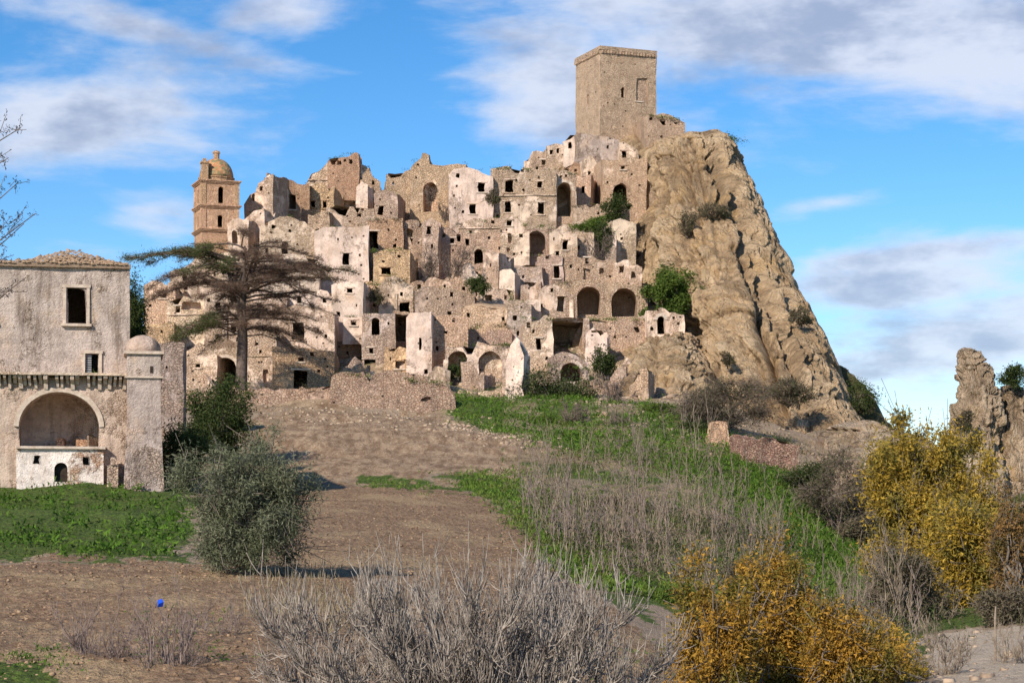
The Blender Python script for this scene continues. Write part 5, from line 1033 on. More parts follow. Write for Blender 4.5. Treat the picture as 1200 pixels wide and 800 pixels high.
def blob(c, r, n, clumps=60, spread=.22, shell=.55, seed=0, squash=None, flat=0):
    """leaf positions: clumps spread through an uneven ellipsoid"""
    g = np.random.default_rng(seed+100); d = g.normal(size=(clumps, 3)); d /= np.linalg.norm(d, axis=1, keepdims=True)
    rad = shell+(1-shell)*g.random(clumps)**.6; rad *= 1+.85*fbm(d*1.6+seed*3.1, 2, seed)
    cc = d*rad[:, None]; cc = cc[cc[:, 2] > -.85]; wts = g.random(len(cc))+.35; idx = g.choice(len(cc), n, p=wts/wts.sum())
    p = cc[idx]+g.normal(size=(n, 3))*spread*(.55+.8*g.random(len(cc)))[idx][:, None]
    return p*np.array(r)+np.array(c), cc*np.array(r)+np.array(c)
def limbs(base, tips, r0, r1, g, sag=.0, M=6, wob=.06):
    base = np.asarray(base, float); tips = np.asarray(tips, float); N = len(tips); t_ = np.linspace(0, 1, M)[None, :, None]
    B = np.broadcast_to(base, tips.shape)[:, None]; mid = B+(tips[:, None]-B)*t_
    L = np.linalg.norm(tips-B[:, 0], axis=1)[:, None, None]; w_ = g.normal(size=(N, M, 3))*wob*L*np.sin(np.pi*t_); mid = mid+w_
    mid[..., 2] += (sag*L*np.sin(np.pi*t_))[..., 0]
    return mid, np.linspace(1, 0, M)[None, :]*(np.broadcast_to(np.asarray(r0), (N,))[:, None]-r1)+r1
def gpt(px, Y, dz=0): z = float(gz(px, Y)[0]); return np.array([(px-600)*Y/F, Y, z+dz])
def bush(name, label, cat, px, py, Y, wpx, hpx, leaf, n, size, bark='bark', clumps=70, spread=.2, seed=1, asp=.5, depth=None, base=None, group=None, shell=.5, twigs=True, ntw=0):
    """leafy bush: px, py = middle of its crown in the photograph, wpx x hpx = its size there"""
    s = Y/F; c = np.array(P(px, py, Y)); r = (wpx*s/2*1.12, (depth or wpx*s/2*.9), hpx*s/2*1.1)
    b = gpt(px, Y); b[2] = min(b[2], c[2]-r[2]*.5)
    if name in ('cliff_bush', 'wall_shrub', 'pinnacle_bush', 'ivy_mass') or b[2] < c[2]-r[2]*1.8: b[2] = c[2]-r[2]*.75; b[1] += r[1]*.4
    root = empty(name, b, 0, label=label, category=cat)
    if group: root['group'] = group
    pts, cc = blob(c, r, n, clumps, spread, shell, seed)
    g = np.random.default_rng(seed); leafobj('crown', pts-b, size, LM[leaf], root, asp)
    k = min(len(cc), 34); PL, R = limbs(np.zeros(3), cc[:k]-b, .018*hpx*s+.02, .012, g, .06); tubeobj('branches', PL, R, BK[bark], root, 4, kind='stuff')
    fork = np.array([[.05, 0, (c[2]-r[2]*.3-b[2])]]); PL, R = limbs(np.zeros(3), fork, .035*hpx*s+.03, .03, g, 0); PL[:, 0, 2] -= .4; tubeobj('trunk', PL, R, BK[bark], root, 6)
    if ntw:
        src = cc[g.integers(0, len(cc), ntw)]; tp = src+g.normal(size=(ntw, 3))*np.array(r)*.22+(src-c)*.12
        PL = np.linspace(0, 1, 4)[None, :, None]*(tp-src)[:, None]+src[:, None]-b; tubeobj('twigs', PL, np.full((ntw, 4), .012), BK[bark], root, 3, kind='stuff')
    return root
def bare(name, label, px, Y, pybase, hpx, wpx, n0, n1, n2, bark, r0=.05, seed=1, curl=.35, up=.8, cat='shrub', group=None, twigr=.010, hor=0.0, sl=1.0):
    """leafless many-stemmed shrub: limbs, side branches and upturned twigs"""
    s = Y/F; g = np.random.default_rng(seed); b = np.array(P(px, pybase, Y)); H_ = hpx*s; W_ = wpx*s/2
    root = empty(name, b, 0, label=label, category=cat)
    if group: root['group'] = group
    az = g.random(n0)*2*np.pi; rr = np.sqrt(g.random(n0)); tips = np.stack([np.cos(az)*rr*W_*.8, np.sin(az)*rr*W_*.8, H_*(.50+.32*np.sqrt(np.maximum(0, 1-rr**2)))*g.uniform(.8, 1.1, n0)], 1)
    M = 7; PL, R = limbs(np.zeros(3), tips, r0, r0*.35, g, -.12, M, .045); PL[:, 0, 2] -= .4
    for k in range(n0): tubeobj('branch', PL[k:k+1], R[k:k+1], BK[bark], root, 5)
    # side branches
    i = g.integers(0, n0, n1); k = g.integers(1, M, n1); src = PL[i, k]; out = src*np.array([1, 1, 0]); out /= np.linalg.norm(out, axis=1, keepdims=True)+1e-6
    d = out*g.uniform(.1+hor, .8+hor, n1)[:, None]+g.normal(size=(n1, 3))*.45+np.array([0, 0, up*.6]); d /= np.linalg.norm(d, axis=1, keepdims=True)
    L = H_*g.uniform(.16, .38, n1)*sl; M2 = 7; t_ = np.linspace(0, 1, M2)[None, :, None]
    P1 = src[:, None]+d[:, None]*L[:, None, None]*t_+np.array([0, 0, 1.])*(t_**2)*L[:, None, None]*curl+g.normal(size=(n1, M2, 3))*.05*L[:, None, None]*t_
    R1 = np.linspace(1, .4, M2)[None]*(r0*.36)*g.uniform(.7, 1.2, n1)[:, None]
    tubeobj('side_branches', P1, R1, BK[bark], root, 4, kind='stuff')
    i = g.integers(0, n1, n2); k = g.integers(1, M2, n2); src = P1[i, k]; d = g.normal(size=(n2, 3))*.55+(P1[i, M2-1]-P1[i, 0])/L[i][:, None]*.5+np.array([0, 0, up]); d /= np.linalg.norm(d, axis=1, keepdims=True)
    L2 = H_*g.uniform(.05, .15, n2); M3 = 4; t_ = np.linspace(0, 1, M3)[None, :, None]
    P2 = src[:, None]+d[:, None]*L2[:, None, None]*t_+np.array([0, 0, 1.])*(t_**2)*L2[:, None, None]*curl
    tubeobj('twigs', P2, np.linspace(1, .55, M3)[None]*np.full((n2, 1), twigr), BK[bark], root, 3, kind='stuff')
    return root
# ---------------- cedar
def cedar():
    Y = 178; s = Y/F; g = np.random.default_rng(4); b = np.array(P(283, 470, Y)); root = empty('cedar_tree', b, 0, label='big flat-crowned cedar, half bare, standing before the lower houses', category='tree')
    zz = lambda py: (470-py)*s
    tr = np.array([[(0, 0, -1), (0, 0, zz(440)), (.1, 0, zz(400)), (.0, 0, zz(360)), (.1, 0, zz(330)), (.25, 0, zz(305)), (.3, 0, zz(288))]], float); tubeobj('trunk', tr, np.array([[.62, .50, .46, .40, .30, .17, .06]]), BK['cedar'], root, 10)
    tr2 = np.array([[(.0, 0, zz(352)), (-.7, .3, zz(338)), (-1.1, .4, zz(322)), (-1.3, .5, zz(300))], [(.1, 0, zz(345)), (.8, -.3, zz(330)), (1.3, -.4, zz(310)), (1.5, -.4, zz(292))]], float)
    for k in (0, 1): tubeobj('trunk_fork', tr2[k:k+1], np.array([[.3, .24, .17, .07]]), BK['cedar'], root, 7)
    limb = []                                            # azimuth (0 = right, pi = left), start row, length, rise at tip
    for k in range(58):
        f_ = (k+.5)/58; py = 392-f_*100+g.uniform(-4, 4); az = k*2.39996+g.uniform(-.3, .3)
        L = np.interp(py, [288, 300, 318, 345, 375, 395], [4.0, 7.8, 9.0, 8.2, 6.6, 5.2])*g.uniform(.72, 1.05); limb.append((az, py, L, g.uniform(-.22, .24)))
    limb += [(math.pi, 312, 10.4, .16), (math.pi+.15, 318, 9.4, .16), (math.pi-.2, 308, 8.4, .1), (math.pi+.35, 314, 7.5, .14), (0.05, 336, 9.6, .20), (-.15, 346, 9.3, .22), (.2, 352, 8.3, .10), (-.05, 372, 8.0, -.22), (.1, 330, 7.8, .2), (-.1, 388, 7.2, -.12), (math.pi+.1, 392, 6.3, .0), (math.pi-.2, 382, 6.0, -.1)]
    greens, drys = [], []; twP = []
    for az, py, L, rise in limb:
        z0 = zz(py); d = np.array([math.cos(az), math.sin(az), 0]); M = 8; t_ = np.linspace(0, 1, M)
        x0 = .05 if py > 340 else g.uniform(-.9, .9)
        pl = np.array([x0, 0, z0])[None]+d[None]*(L*t_)[:, None]; pl[:, 2] += L*(rise*t_+.10*np.sin(t_*np.pi*.9)-.04*t_**2); side = np.array([-d[1], d[0], 0])
        pl += side[None]*(np.cumsum(g.normal(size=M))*.14*t_)[:, None]; pl[:, 2] += np.cumsum(g.normal(size=M))*.13; pl[:, 2] -= g.uniform(0, .14)*L*t_**2
        R = np.linspace(.105, .022, M)*(L/8); tubeobj('limb', pl[None], R[None], BK['cedar'], root, 5)
        n = int(L*5); ts = g.uniform(.18, 1, n)
        for t in ts:                                     # flat sprays of side twigs
            k = min(M-2, int(t*(M-1))); f = t*(M-1)-k; p = pl[k]*(1-f)+pl[k+1]*f; sg = 1 if g.random() < .5 else -1
            dd = d*g.uniform(.4, 1)+side*sg*g.uniform(.4, 1.1)+np.array([0, 0, g.uniform(-.12, .22)]); dd /= np.linalg.norm(dd); l2 = L*g.uniform(.08, .22)*(1.25-t)
            q = p[None]+dd[None]*(np.linspace(0, 1, 4)*l2)[:, None]; q[:, 2] += np.cumsum(g.normal(size=4))*.03; twP.append(q)
            for _ in range(5):
                o = q[0]+(q[-1]-q[0])*g.uniform(.2, 1); d3 = dd+g.normal(size=3)*.6; d3[2] *= .4; d3 /= np.linalg.norm(d3); twP.append(o[None]+d3[None]*(np.linspace(0, 1, 4)*l2*g.uniform(.2, .5))[:, None])
            ppx = 600+(p[0]+b[0])*F/(p[1]+Y); ppy = HOR-(p[2]+b[2])*F/(p[1]+Y)
            green = (ppx < 276 and ppy < 320) or (ppx < 262 and 366 < ppy < 400) or (ppx > 375 and ppy < 340 and g.random() < .5)
            m_ = int(50*g.uniform(.0, 1.8)) if green else 62
            u = g.random(m_); c_ = q[0]+(q[-1]-q[0])*u[:, None]+g.normal(size=(m_, 3))*np.array([.26, .26, .17]); (greens if green else drys).append(c_)
    twP = np.array(twP); tubeobj('twigs', twP, np.linspace(.022, .012, 4)[None]*np.ones((len(twP), 1)), BK['cedartwig'], root, 3, kind='stuff')
    leafobj('green_needles', np.concatenate(greens), .20, LM['cedar'], root, .22, kind='stuff'); leafobj('dead_needles', np.concatenate(drys), .18, LM['cedardry'], root, .16, kind='stuff')
cedar()
# ---------------- leafy trees and bushes
bush('olive_bush', 'large round grey-green olive bush at the edge of the tilled field', 'bush', 288, 598, 73, 124, 138, 'olive', 62000, .155, clumps=210, spread=.11, seed=3, asp=.28, shell=.35, ntw=500)
bush('green_bush', 'dark green rounded bush below the cedar, behind the olive', 'bush', 258, 500, 140, 74, 64, 'dark', 17000, .22, clumps=90, spread=.17, seed=5)
bush('green_bush', 'low dark shadowy bush tucked between manor turret and olive', 'bush', 208, 535, 112, 50, 60, 'dark', 9000, .17, clumps=50, spread=.2, seed=6)
bush('cypress_tree', 'narrow dark evergreen squeezed between manor and skyline cottage', 'tree', 158, 372, 124, 26, 76, 'dark', 9000, .16, clumps=60, spread=.2, seed=7, shell=.3)
bush('ivy_mass', 'bright green ivy mass hanging on the cliff right of the great arches', 'ivy', 782, 346, 213, 60, 54, 'ivy', 17000, .26, clumps=46, spread=.15, seed=8, depth=1.6, asp=.8, shell=.25)
bush('green_bush', 'dark bush in front of the arched doorway under the keep', 'bush', 722, 246, 238, 26, 26, 'dark', 4500, .26, clumps=30, seed=9)
bush('green_bush', 'weedy green bush between the gabled arch and thorn bushes', 'bush', 694, 266, 232, 34, 18, 'ivy', 3500, .26, clumps=30, seed=10)
bush('green_bush', 'olive coloured bush below the arched doorway bush', 'bush', 706, 278, 230, 22, 30, 'dark', 3500, .26, clumps=30, seed=11)
bush('wall_shrub', 'brown shrub rooted high in the wall of the skyline houses', 'shrub', 577, 232, 236, 16, 14, 'scrub', 1800, .22, clumps=20, seed=12)
bush('green_bush', 'small dark round bush in the middle of the lower town', 'bush', 558, 334, 208, 20, 20, 'dark', 2600, .24, clumps=22, seed=13)
bush('green_bush', 'dark green bush growing in the left blind arch', 'bush', 537, 434, 194, 20, 16, 'dark', 2600, .22, clumps=20, seed=14)
bush('wall_shrub', 'twisted brown shrub on the ochre house wall', 'shrub', 442, 346, 210, 14, 16, 'scrub', 1500, .22, clumps=18, seed=15)
bush('green_bush', 'green creeper hanging beside the tiny cream house', 'creeper', 606, 376, 208, 14, 44, 'ivy', 3200, .22, clumps=26, seed=16)
bush('green_bush', 'green shrubs sprouting right of the whitewashed cube', 'bush', 706, 428, 196, 26, 28, 'dark', 3500, .24, clumps=30, seed=17)
bush('green_bush', 'wide shaded thicket of green brush under the sunken cellar', 'bush', 648, 464, 184, 76, 46, 'dark', 11000, .26, clumps=70, spread=.2, seed=18, ntw=300)
bush('thorn_thicket', 'broad leafless brown thicket at the foot of the cliff', 'bush', 846, 478, 172, 92, 52, 'scrub', 9000, .22, 'thorn', clumps=90, spread=.17, seed=19, ntw=1600)
bush('thorn_thicket', 'grey brown thicket on the dark slope below the pale outcrop', 'bush', 985, 575, 140, 84, 60, 'scrub', 8500, .2, 'thorn', clumps=80, spread=.18, seed=20, ntw=900)
bush('thorn_thicket', 'low scrub clinging to the bottom right of the cliff', 'bush', 925, 462, 188, 48, 26, 'scrub', 4000, .24, 'thorn', clumps=40, seed=21, ntw=200, depth=2)
bush('cliff_bush', 'small green tuft alone on the smooth cliff slab', 'bush', 853, 421, 197.5, 12, 15, 'scrub', 1200, .22, clumps=14, seed=22, depth=1)
bush('cliff_bush', 'green scrub in the high notch of the cliff', 'bush', 838, 250, 229, 34, 16, 'scrub', 2400, .26, clumps=26, seed=23, depth=1.6)
bush('cliff_bush', 'dark scrub in the upper left cleft of the cliff', 'bush', 806, 264, 226, 16, 26, 'scrub', 1600, .26, clumps=20, seed=24, depth=1.4)
bush('cliff_bush', 'green scrub patch on the right slope of the cliff', 'bush', 938, 372, 208, 20, 20, 'scrub', 1800, .26, clumps=20, seed=25, depth=2)
bush('cliff_bush', 'long strip of green scrub along the dark rear ridge', 'bush', 1008, 470, 205, 30, 34, 'dark', 3200, .26, clumps=40, seed=26, depth=3)
bush('cliff_bush', 'flat cap of bright green grass on the rounded top of the cliff', 'grass', 830, 166, 262, 54, 9, 'ivy', 5000, .24, clumps=50, seed=40, depth=4)
bush('pinnacle_bush', 'round bush growing on top of the right pinnacle shoulder', 'bush', 1188, 441, 150, 26, 24, 'dark', 3500, .18, clumps=26, seed=27, shell=.3)
bush('pinnacle_bush', 'brown bush clinging to the left foot of the tall spire', 'bush', 1130, 494, 146, 16, 26, 'scrub', 2600, .18, clumps=24, seed=28)
bush('yellow_tree', 'tall yellow-green autumn tree left of the rock pinnacle', 'tree', 1092, 602, 86, 124, 160, 'yellow', 46000, .20, clumps=130, spread=.13, seed=29, shell=.35, ntw=700)
bush('yellow_tree', 'lower yellow-green tree with dark trunks right of the tall autumn tree', 'tree', 1130, 650, 78, 100, 120, 'yellow', 27000, .19, clumps=90, spread=.15, seed=30, shell=.35, ntw=500)
bush('russet_tree', 'russet brown tree cut by the right edge of the view', 'tree', 1192, 660, 74, 60, 150, 'russet', 13000, .14, clumps=80, spread=.16, seed=31, shell=.35, ntw=500)
bush('green_bush', 'olive green bush filling the gap under the yellow trees', 'bush', 1066, 694, 74, 70, 80, 'scrub', 12000, .13, clumps=80, spread=.17, seed=32, ntw=500)
bush('scrub_bush', 'brown scrub at the right edge above the pale track', 'bush', 1180, 718, 66, 60, 56, 'scrub', 9000, .12, clumps=60, spread=.18, seed=33, ntw=500)
bush('orange_bush', 'orange leaved bush with pointed top at the front right', 'bush', 900, 748, 46, 120, 160, 'orange', 30000, .105, clumps=150, spread=.12, seed=34, shell=.3, ntw=500)
bush('orange_bush', 'olive and orange bush left of the pointed orange bush', 'bush', 840, 772, 43, 86, 150, 'orange', 18000, .10, clumps=110, spread=.13, seed=35, shell=.3, ntw=400)
bush('orange_bush', 'rusty orange bush right of the pointed orange bush', 'bush', 985, 778, 45, 112, 124, 'orange', 21000, .105, clumps=120, spread=.13, seed=36, shell=.3, ntw=400)
bush('orange_bush', 'thin greenish orange bush beside the pale track at the bottom', 'bush', 1050, 788, 48, 70, 100, 'yellow', 9000, .08, clumps=70, spread=.16, seed=37, shell=.3, ntw=400)
for k, (px, py, Y, w_, h_, lf, lab) in enumerate(((688, 642, 112, 54, 34, 'dark', 'dark green low bush where the stalks meet the tilled field'), (744, 640, 110, 44, 36, 'dark', 'round green bush half way down the stalk slope'), (720, 600, 122, 40, 26, 'scrub', 'brown scrub patch among the upper stalks'),
      (900, 530, 160, 60, 30, 'dark', 'dark green hedge-like bush under the red retaining wall'), (950, 560, 150, 46, 30, 'dark', 'dark bush down-slope from the red retaining wall'), (1045, 560, 152, 34, 24, 'ivy', 'bright green bush at the foot of the pale outcrop'), (812, 508, 168, 40, 26, 'dark', 'dark bush left of the tall sunlit stump'),
      (770, 480, 176, 44, 16, 'ivy', 'low bright green bush below the brick-edged corner'), (640, 500, 168, 60, 22, 'ivy', 'low green brambles left of the small square stump'), (1010, 620, 118, 40, 30, 'scrub', 'grey scrub beside the grassy ridge on the right'), (880, 680, 90, 60, 36, 'scrub', 'brown brush behind the pointed orange bush'), (790, 700, 80, 40, 22, 'ivy', 'green clump at the tip of the field by the orange bushes'))):
    bush('slope_bush', lab, 'bush', px, py, Y, w_, h_, lf, int(3500+w_*70), .20 if Y > 115 else .14, 'thorn', clumps=50, spread=.2, seed=200+k, shell=.35, ntw=120)
# ---------------- leafless shrubs
bare('fig_bush', 'huge leafless pale fig bush at the bottom centre', 545, 34, 900, 232, 560, 40, 1400, 7600, 'fig', .046, 41, .6, .62, hor=.28, sl=.62, twigr=.0095)
bare('fig_bush', 'smaller leafless pale fig bush left of the huge one', 385, 38, 880, 165, 190, 12, 240, 1300, 'fig', .05, 42, .45, .4, hor=.4, sl=.7, twigr=.009)
bare('fig_bush', 'leafless grey bush right of the huge fig, beside the orange bushes', 712, 36, 890, 150, 170, 12, 240, 1300, 'fig', .05, 43, .45, .4, hor=.4, sl=.7, twigr=.009)
bare('bare_shrub', 'thin purplish leafless shrub holding the blue scrap', 192, 42, 830, 150, 90, 9, 80, 600, 'twig', .03, 44, .3, .9, twigr=.007)
bare('bare_shrub', 'wispy purplish leafless shrub in the bottom left corner area', 130, 44, 830, 130, 110, 9, 90, 700, 'twig', .03, 45, .3, .9, twigr=.007)
bare('bare_shrub', 'low wispy brown shrub at the far bottom left', 70, 46, 822, 90, 90, 7, 60, 420, 'twig', .025, 46, .3, .9, twigr=.007)
bare('bare_shrub', 'sparse grey shrub between olive bush and fig bushes', 330, 48, 820, 120, 100, 7, 70, 420, 'twig', .025, 47, .3, .9, twigr=.007)
for k, (px, py, Y, w_, h_, lab) in enumerate(((530, 322, 215, 46, 40, 'grey thorn bush in the hollow left of the tower stub'), (700, 312, 224, 34, 44, 'mauve thorn bush beside the tall grey-tan wall block'), (505, 325, 217, 30, 40, 'grey thorn bush on the slope under the mauve ruin'),
      (722, 470, 178, 60, 36, 'bare thorn bushes in the grass below the rock shelf'), (668, 500, 168, 40, 34, 'dark bare thorn bush left of the small square stump'), (722, 506, 166, 34, 34, 'dark bare thorn bush right of the small square stump'), (505, 233, 243, 20, 20, 'brown thorn shrub in the niche of the roofless skyline ruin'))):
    bare('thorn_bush', lab, px, Y, py+4, h_, w_, 8, 70, 700, 'thorn', .05, 60+k, .2, .5, 'bush', twigr=.022)
# saplings standing over the orange and yellow bushes
for k, (px, Y, pyb, h_) in enumerate(((1000, 70, 760, 110), (1048, 72, 752, 120), (1098, 74, 744, 60))):
    bare('bare_sapling', ('spindly bare sapling just left of the green gap bush', 'spindly bare sapling in front of the green gap bush', 'short bare sapling at the head of the pale track')[k], px, Y, pyb, h_, 46, 5, 40, 240, 'pole', .03, 80+k, .2, 1.2, 'sapling', twigr=.010)
for k, (px, Y, pyb, h_, w_, lab) in enumerate(((1110, 50, 815, 78, 90, 'tangled bare brush in front of the pale track'), (1185, 52, 812, 84, 80, 'bare brush at the very bottom right corner'), (250, 50, 800, 90, 80, 'faint twiggy shrub between the blue scrap shrub and the olive'))):
    bare('bare_shrub', lab, px, Y, pyb, h_, w_, 8, 90, 700, 'pole' if k < 2 else 'twig', .022, 90+k, .3, .8, twigr=.007)
# blue scrap on the shrub
b = MB(); b.v = [(-.045, 0, 0), (.04, .02, .01), (.055, 0, .11), (.02, .03, .17), (-.05, .0, .14), (-.02, -.05, .07)]; b.f = [(0, 1, 5), (1, 2, 5), (2, 3, 5), (3, 4, 5), (4, 0, 5), (1, 0, 4, 3, 2)]
bm_, T_, bb_ = newmat('blue_plastic'); bb_.inputs['Base Color'].default_value = (.02, .09, .62, 1); bb_.inputs['Roughness'].default_value = .4
o = b.obj('plastic_scrap', bm_, None, label='small bright blue plastic scrap caught on a leafless shrub', category='litter'); o.location = P(188, 711, 41.3); o.scale = (1.2, 1.2, 1)
# wooden post by the track, and a boundary stone
g0 = gpt(1166, 54); PL = np.array([[g0+[0, 0, -.3], g0+[.01, 0, .5], g0+[0, 0, 1.05], g0+[.02, 0, 1.45]]]); tubeobj('fence_post', PL-g0, np.array([[.035, .033, .03, .022]]), BK['pole'], None, 7, label='thin pale wooden post beside the track at the bottom right', category='post').location = g0
# overhanging branch at the upper left
def overhang():
    Y = 30; s = Y/F; g = np.random.default_rng(9); b = np.array(P(-150, 720, Y)); root = empty('roadside_tree', b, 0, label='dark small-leaved tree reaching in from the upper left edge', category='tree')
    tr = np.array([[b*0+[0, 0, -.5], [.1, 0, 2.2], [.2, 0, 4.0], [.3, 0, 5.6], [.35, 0, 7.4]]]); tubeobj('trunk', tr, np.array([[.16, .13, .10, .07, .03]]), BK['thorn'], root, 8)
    ends = [(24, 150), (10, 185), (20, 215), (42, 250), (28, 262), (8, 300), (2, 268), (-30, 180), (-60, 240), (30, 325), (6, 345), (-40, 330), (-200, 200), (-230, 300)]; tw = []; lc = []
    for k, (px, py) in enumerate(ends):
        e = np.array(P(px, py, Y+g.uniform(-1, 1)))-b; z0 = min(6.6, max(2.5, e[2]-g.uniform(.3, 1.2))); st = np.array([.25, 0, z0]); M = 7; t = np.linspace(0, 1, M)[:, None]; pl = st+(e-st)*t+g.normal(size=(M, 3))*.035*np.sin(np.pi*t); pl[:, 2] += -.25*np.sin(np.pi*t[:, 0])
        tubeobj('limb', pl[None], np.linspace(.022, .006, M)[None], BK['thorn'], root, 4)
        for q in range(13):
            u = g.uniform(.62, 1); p = st+(e-st)*u; d = g.normal(size=3)*.12+(e-st)*.02; d[2] += .06; tw.append(p+np.linspace(0, 1, 4)[:, None]*d); n = 10; lc.append(p+d*g.uniform(.2, 1.1, (n, 1))+g.normal(size=(n, 3))*.018)
    tw = np.array(tw); tubeobj('twigs', tw, np.full((len(tw), 4), .0045), BK['thorn'], root, 3, kind='stuff'); leafobj('leaves', np.concatenate(lc), .045, LM['navy'], root, .45, kind='stuff')
overhang()
# ================================================================== stuff that nobody could count
def scatter(poly, n, Y0, Y1, jit=8, g=nr):
    xs = [p[0] for p in poly]; out = []
    A = g.uniform(min(xs), max(xs), n*4); B = 1/g.uniform(1/Y1, 1/Y0, n*4); Z = ground(A, B); py = HOR-F*Z/B
    ok = inpoly(A+g.normal(size=len(A))*jit, py+g.normal(size=len(A))*jit*.5, poly); A, B = A[ok][:n], B[ok][:n]
    return np.stack([(A-600)*B/F, B, gz(A, B)], 1)
def tufts(name, mat, pts, per, size, h, asp=.3, up=.6, spread=.25, **kw):
    c = np.repeat(pts, per, 0)+nr.normal(size=(len(pts)*per, 3))*np.array([spread, spread, 0]); c[:, 2] += np.abs(nr.normal(size=len(c)))*h; leafobj(name, c, size, mat, None, asp, up, kind='stuff', **kw)
wp_ = scatter(GRASS[0], 6500, 78, 118); cl_ = fbm(wp_*.8, 3, 5) > -.02; tufts('weeds', LM['green'], wp_[cl_], 13, .24, .24, .55, .35, .22); tufts('short_weeds', LM['ivy'], wp_[~cl_], 9, .16, .10, .5, .4, .25)
tufts('grass', LM['grass'], np.concatenate([scatter(GRASS[k], n, 80, 192) for k, n in ((1, 300), (2, 1700), (3, 3600), (4, 1500), (5, 500), (6, 1500), (7, 900))]), 9, .26, .10, .35, .5, .35)
tufts('field_weeds', LM['green'], np.concatenate([scatter([(140, 720), (260, 700), (300, 800), (140, 800)], 50, 42, 60), scatter([(-20, 770), (90, 770), (90, 800), (-20, 800)], 40, 40, 50), scatter([(600, 690), (760, 700), (800, 800), (690, 800)], 30, 42, 62)]), 8, .10, .05, .5, .4, .15)
tufts('hillside_weeds', LM['green'], scatter(GRASS[3], 1500, 120, 190), 12, .28, .18, .5, .4, .4)
tufts('bank_grass', LM['green'], scatter(GRASS[4], 2200, 85, 180), 12, .28, .16, .35, .5, .4)
tufts('dry_grass', LM['dry'], np.concatenate([scatter([(280, 640), (400, 660), (420, 760), (300, 740)], 260, 48, 80), scatter([(560, 480), (960, 520), (1040, 700), (900, 720), (640, 640)], 2200, 85, 175), scatter([(860, 480), (1080, 520), (1110, 640), (980, 640)], 900, 120, 185)]), 6, .26, .06, .12, .75, .2)
def stalks():
    p = scatter([(606, 560), (650, 532), (760, 536), (850, 548), (900, 600), (930, 660), (920, 700), (880, 690), (790, 700), (690, 676), (640, 640)], 1150, 84, 165, 10)
    p2 = scatter([(700, 430), (1100, 500), (1150, 740), (980, 740), (700, 560)], 260, 80, 180, 10); p3 = scatter([(830, 640), (1080, 700), (1090, 760), (860, 760)], 260, 56, 84, 8); p = np.concatenate([p, p2, p3])
    dn = fbm(p/np.array([5., 9., 5.]), 3, 71); keep = (dn > -.12) | (nr.random(len(p)) < .25); p = p[keep]; dn = dn[keep]
    n = len(p); h = nr.uniform(.7, 2.4, n)*(1+1.3*np.clip(dn, -.3, .6))*np.interp(p[:, 1], [60, 84, 110, 170], [.6, .8, 1.05, 1.3]); lean = nr.normal(size=(n, 2))*.15; M = 5; t = np.linspace(0, 1, M)
    PL = p[:, None]+np.stack([lean[:, :1]*h[:, None]*t, lean[:, 1:]*h[:, None]*t, h[:, None]*t], 2)+nr.normal(size=(n, M, 3))*.05*t[None, :, None]
    R = (.024*np.linspace(1, .4, M)[None])*nr.uniform(.5, 1.5, n)[:, None]
    for nm, mt, sel in (('dry_stalks', BK['pole'], nr.random(n) < .6), ('brown_stalks', BK['twig'], None), ):
        if sel is None: sel = ~last
        last = sel; q = np.where(sel)[0]; k = 7; i = np.repeat(q, k); m_ = len(i); u = nr.integers(1, M, m_); src = PL[i, u]; d = nr.normal(size=(m_, 3))*.38+[0, 0, .9]; d /= np.linalg.norm(d, axis=1, keepdims=True); L = h[i]*nr.uniform(.12, .38, m_)
        P2 = src[:, None]+d[:, None]*L[:, None, None]*np.linspace(0, 1, M)[None, :, None]
        V1, F1 = tubes(PL[q], R[q], 4); V2, F2 = tubes(P2, np.full((m_, M), .012), 3); link(nm, mesh(nm, np.concatenate([V1, V2]), np.concatenate([F1, F2+len(V1)])), mt, kind='stuff')
    q = p[nr.integers(0, n, 3200)]+nr.normal(size=(3200, 3))*[.8, .8, 0]; tufts('undergrowth', LM['scrub'], q, 8, .20, .5, .3, .3, .35)
    q = p[nr.integers(0, n, 900)]+nr.normal(size=(900, 3))*[1.2, 1.2, 0]; tufts('brambles', LM['dark'], q, 14, .20, .4, .4, .3, .5)
stalks()
def rocks(name, pts, size, mat, seed=0, **kw):
    base = np.array([(-1, -1, -.6), (1, -1, -.5), (1.1, 1, -.6), (-1, .9, -.5), (-.7, -.6, .6), (.6, -.7, .8), (.7, .6, .55), (-.6, .7, .7)]); fq = np.array([(0, 1, 5, 4), (1, 2, 6, 5), (2, 3, 7, 6), (3, 0, 4, 7), (4, 5, 6, 7), (0, 3, 2, 1)])
    n = len(pts); g = np.random.default_rng(seed+5); V = base[None]*(1+.35*g.uniform(-1, 1, (n, 8, 3))); a = g.random(n)*6.28; c, s = np.cos(a)[:, None], np.sin(a)[:, None]
    V = np.stack([V[..., 0]*c-V[..., 1]*s, V[..., 0]*s+V[..., 1]*c, V[..., 2]], 2); sz = size*(.35+g.random(n)**3*1.9)
    V = V*sz[:, None, None]*np.array([.5, .5, .42])+pts[:, None]; Fq = (fq[None]+np.arange(n)[:, None, None]*8).reshape(-1, 4); link(name, mesh(name, V.reshape(-1, 3), Fq, False), mat, kind='stuff', **kw)
MT['rubble'] = simple('tumbled_rubble', (.24, .17, .12), (.48, .37, .27), .8, .6, .06); MT['clod'] = simple('dry_soil_clod', (.17, .105, .065), (.38, .26, .165), 1.4, .7, .04)
rocks('soil_clods', np.concatenate([scatter(SOIL[0], 15000, 40, 72, 4), scatter(SOIL[0], 11000, 70, 132, 4)]), .062, MT['clod'], 1)
A = nr.uniform(190, 790, 9000); B = nr.uniform(186, 262, 9000); rocks('rubble', np.stack([(A-600)*B/F, B, gz(A, B)], 1), .40, MT['rubble'], 2)
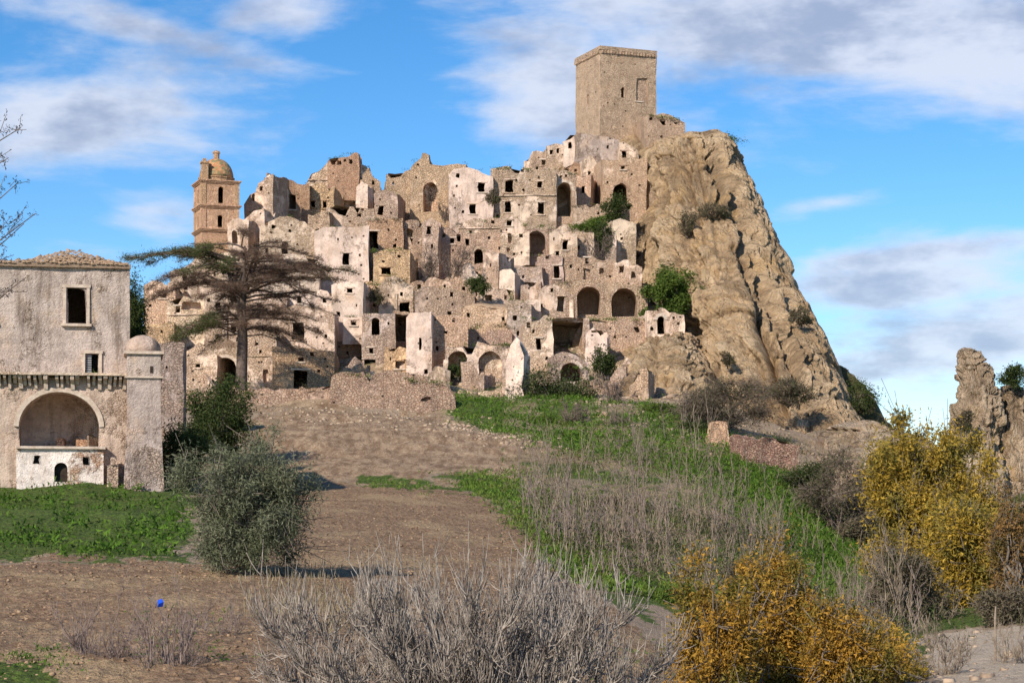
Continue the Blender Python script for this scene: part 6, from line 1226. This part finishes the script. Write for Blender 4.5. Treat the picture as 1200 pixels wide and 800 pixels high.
rocks('fallen_stones', np.concatenate([scatter([(300, 466), (520, 470), (640, 515), (700, 545), (560, 530), (520, 500), (300, 490)], 700, 150, 184), scatter([(520, 484), (600, 500), (640, 520), (600, 522), (520, 496)], 300, 150, 178), scatter([(640, 430), (900, 480), (1080, 530), (1080, 590), (900, 560), (700, 500)], 1700, 130, 190), scatter([(1060, 740), (1200, 740), (1200, 800), (1080, 800)], 60, 44, 66)]), .17, MT['rubble'], 3)
# weeds on roofs and wall tops
tp = []
for (root, prof, D, back, W) in TOPS:
    r = random.Random(int(root.location.x*10)); mw = root.matrix_world if False else Matrix.Translation(root.location) @ Matrix.Rotation(root.rotation_euler.z, 4, 'Z')
    n = int(W*r.choice([0, 0, .6, 1.2, 2.4]))
    for _ in range(n):
        x = r.uniform(-W/2, W/2); y = r.choice([r.uniform(.1, .5), r.uniform(.3, D*.7)]); z = float(np.interp(x, [p[0] for p in prof], [p[1] for p in prof]))-(.05 if y < .5 else .3)+back*y/D; tp.append(mw @ Vector((x, y, z)))
tp = np.array([tuple(v) for v in tp]); h_ = len(tp)*2//3
tufts('wall_top_weeds', LM['ivy'], tp[:h_], 16, .20, .10, .4, .4, .26); tufts('wall_top_dry_weeds', LM['scrub'], tp[h_:], 16, .20, .12, .3, .5, .26)
A = nr.uniform(200, 800, 420); B = nr.uniform(187, 262, 420); tufts('town_weeds', LM['ivy'], np.stack([(A-600)*B/F, B, gz(A, B)], 1), 14, .26, .18, .45, .4, .4)
A = nr.uniform(200, 800, 700); B = nr.uniform(187, 262, 700); tufts('town_scrub', LM['scrub'], np.stack([(A-600)*B/F, B, gz(A, B)], 1), 14, .26, .22, .3, .4, .4)

def ledge_weeds():
    L = [(536, 262, 584, 266, 231.6), (598, 262, 650, 266, 232), (524, 385, 562, 384, 202.6), (556, 380, 604, 384, 203), (484, 322, 560, 330, 214.6), (437, 293, 481, 292, 220.6), (430, 258, 470, 257, 228.6), (575, 196, 650, 199, 240.6), (656, 202, 676, 204, 241.6),
         (644, 268, 694, 270, 225.6), (617, 298, 640, 300, 226.4), (524, 404, 598, 404, 195.6), (648, 332, 680, 330, 213.6), (690, 374, 760, 374, 205.6), (640, 428, 690, 432, 192.6), (444, 328, 484, 330, 211.6), (420, 332, 450, 334, 212.6), (612, 372, 648, 374, 199.6), (360, 250, 386, 250, 229.6), (214, 459, 300, 461, 174), (392, 437, 530, 450, 173.2),
         (672, 242, 736, 240, 239.6), (755, 134, 800, 140, 256.6), (808, 162, 852, 166, 252), (0, 440, 30, 441, 107), (96, 441, 118, 442, 108.8)]
    a, b_ = [], []
    for k, (x0, y0, x1, y1, Y) in enumerate(L):
        n = int(abs(x1-x0)*Y/F*7); u = nr.random(n); u = u[fbm(np.stack([u*6+k*9, u*0, u*0], 1), 2, 3) > -.15]; px = x0+(x1-x0)*u; py = y0+(y1-y0)*u
        q = np.stack([(px-600)*Y/F, Y+nr.uniform(-.1, .6, len(u)), (HOR-py)*Y/F-.1], 1); (a if k % 3 else b_).append(q)
    tufts('ledge_weeds', LM['ivy'], np.concatenate(a), 12, .20, .12, .4, .3, .18); tufts('ledge_scrub', LM['scrub'], np.concatenate(b_), 12, .20, .14, .35, .3, .18)
ledge_weeds()
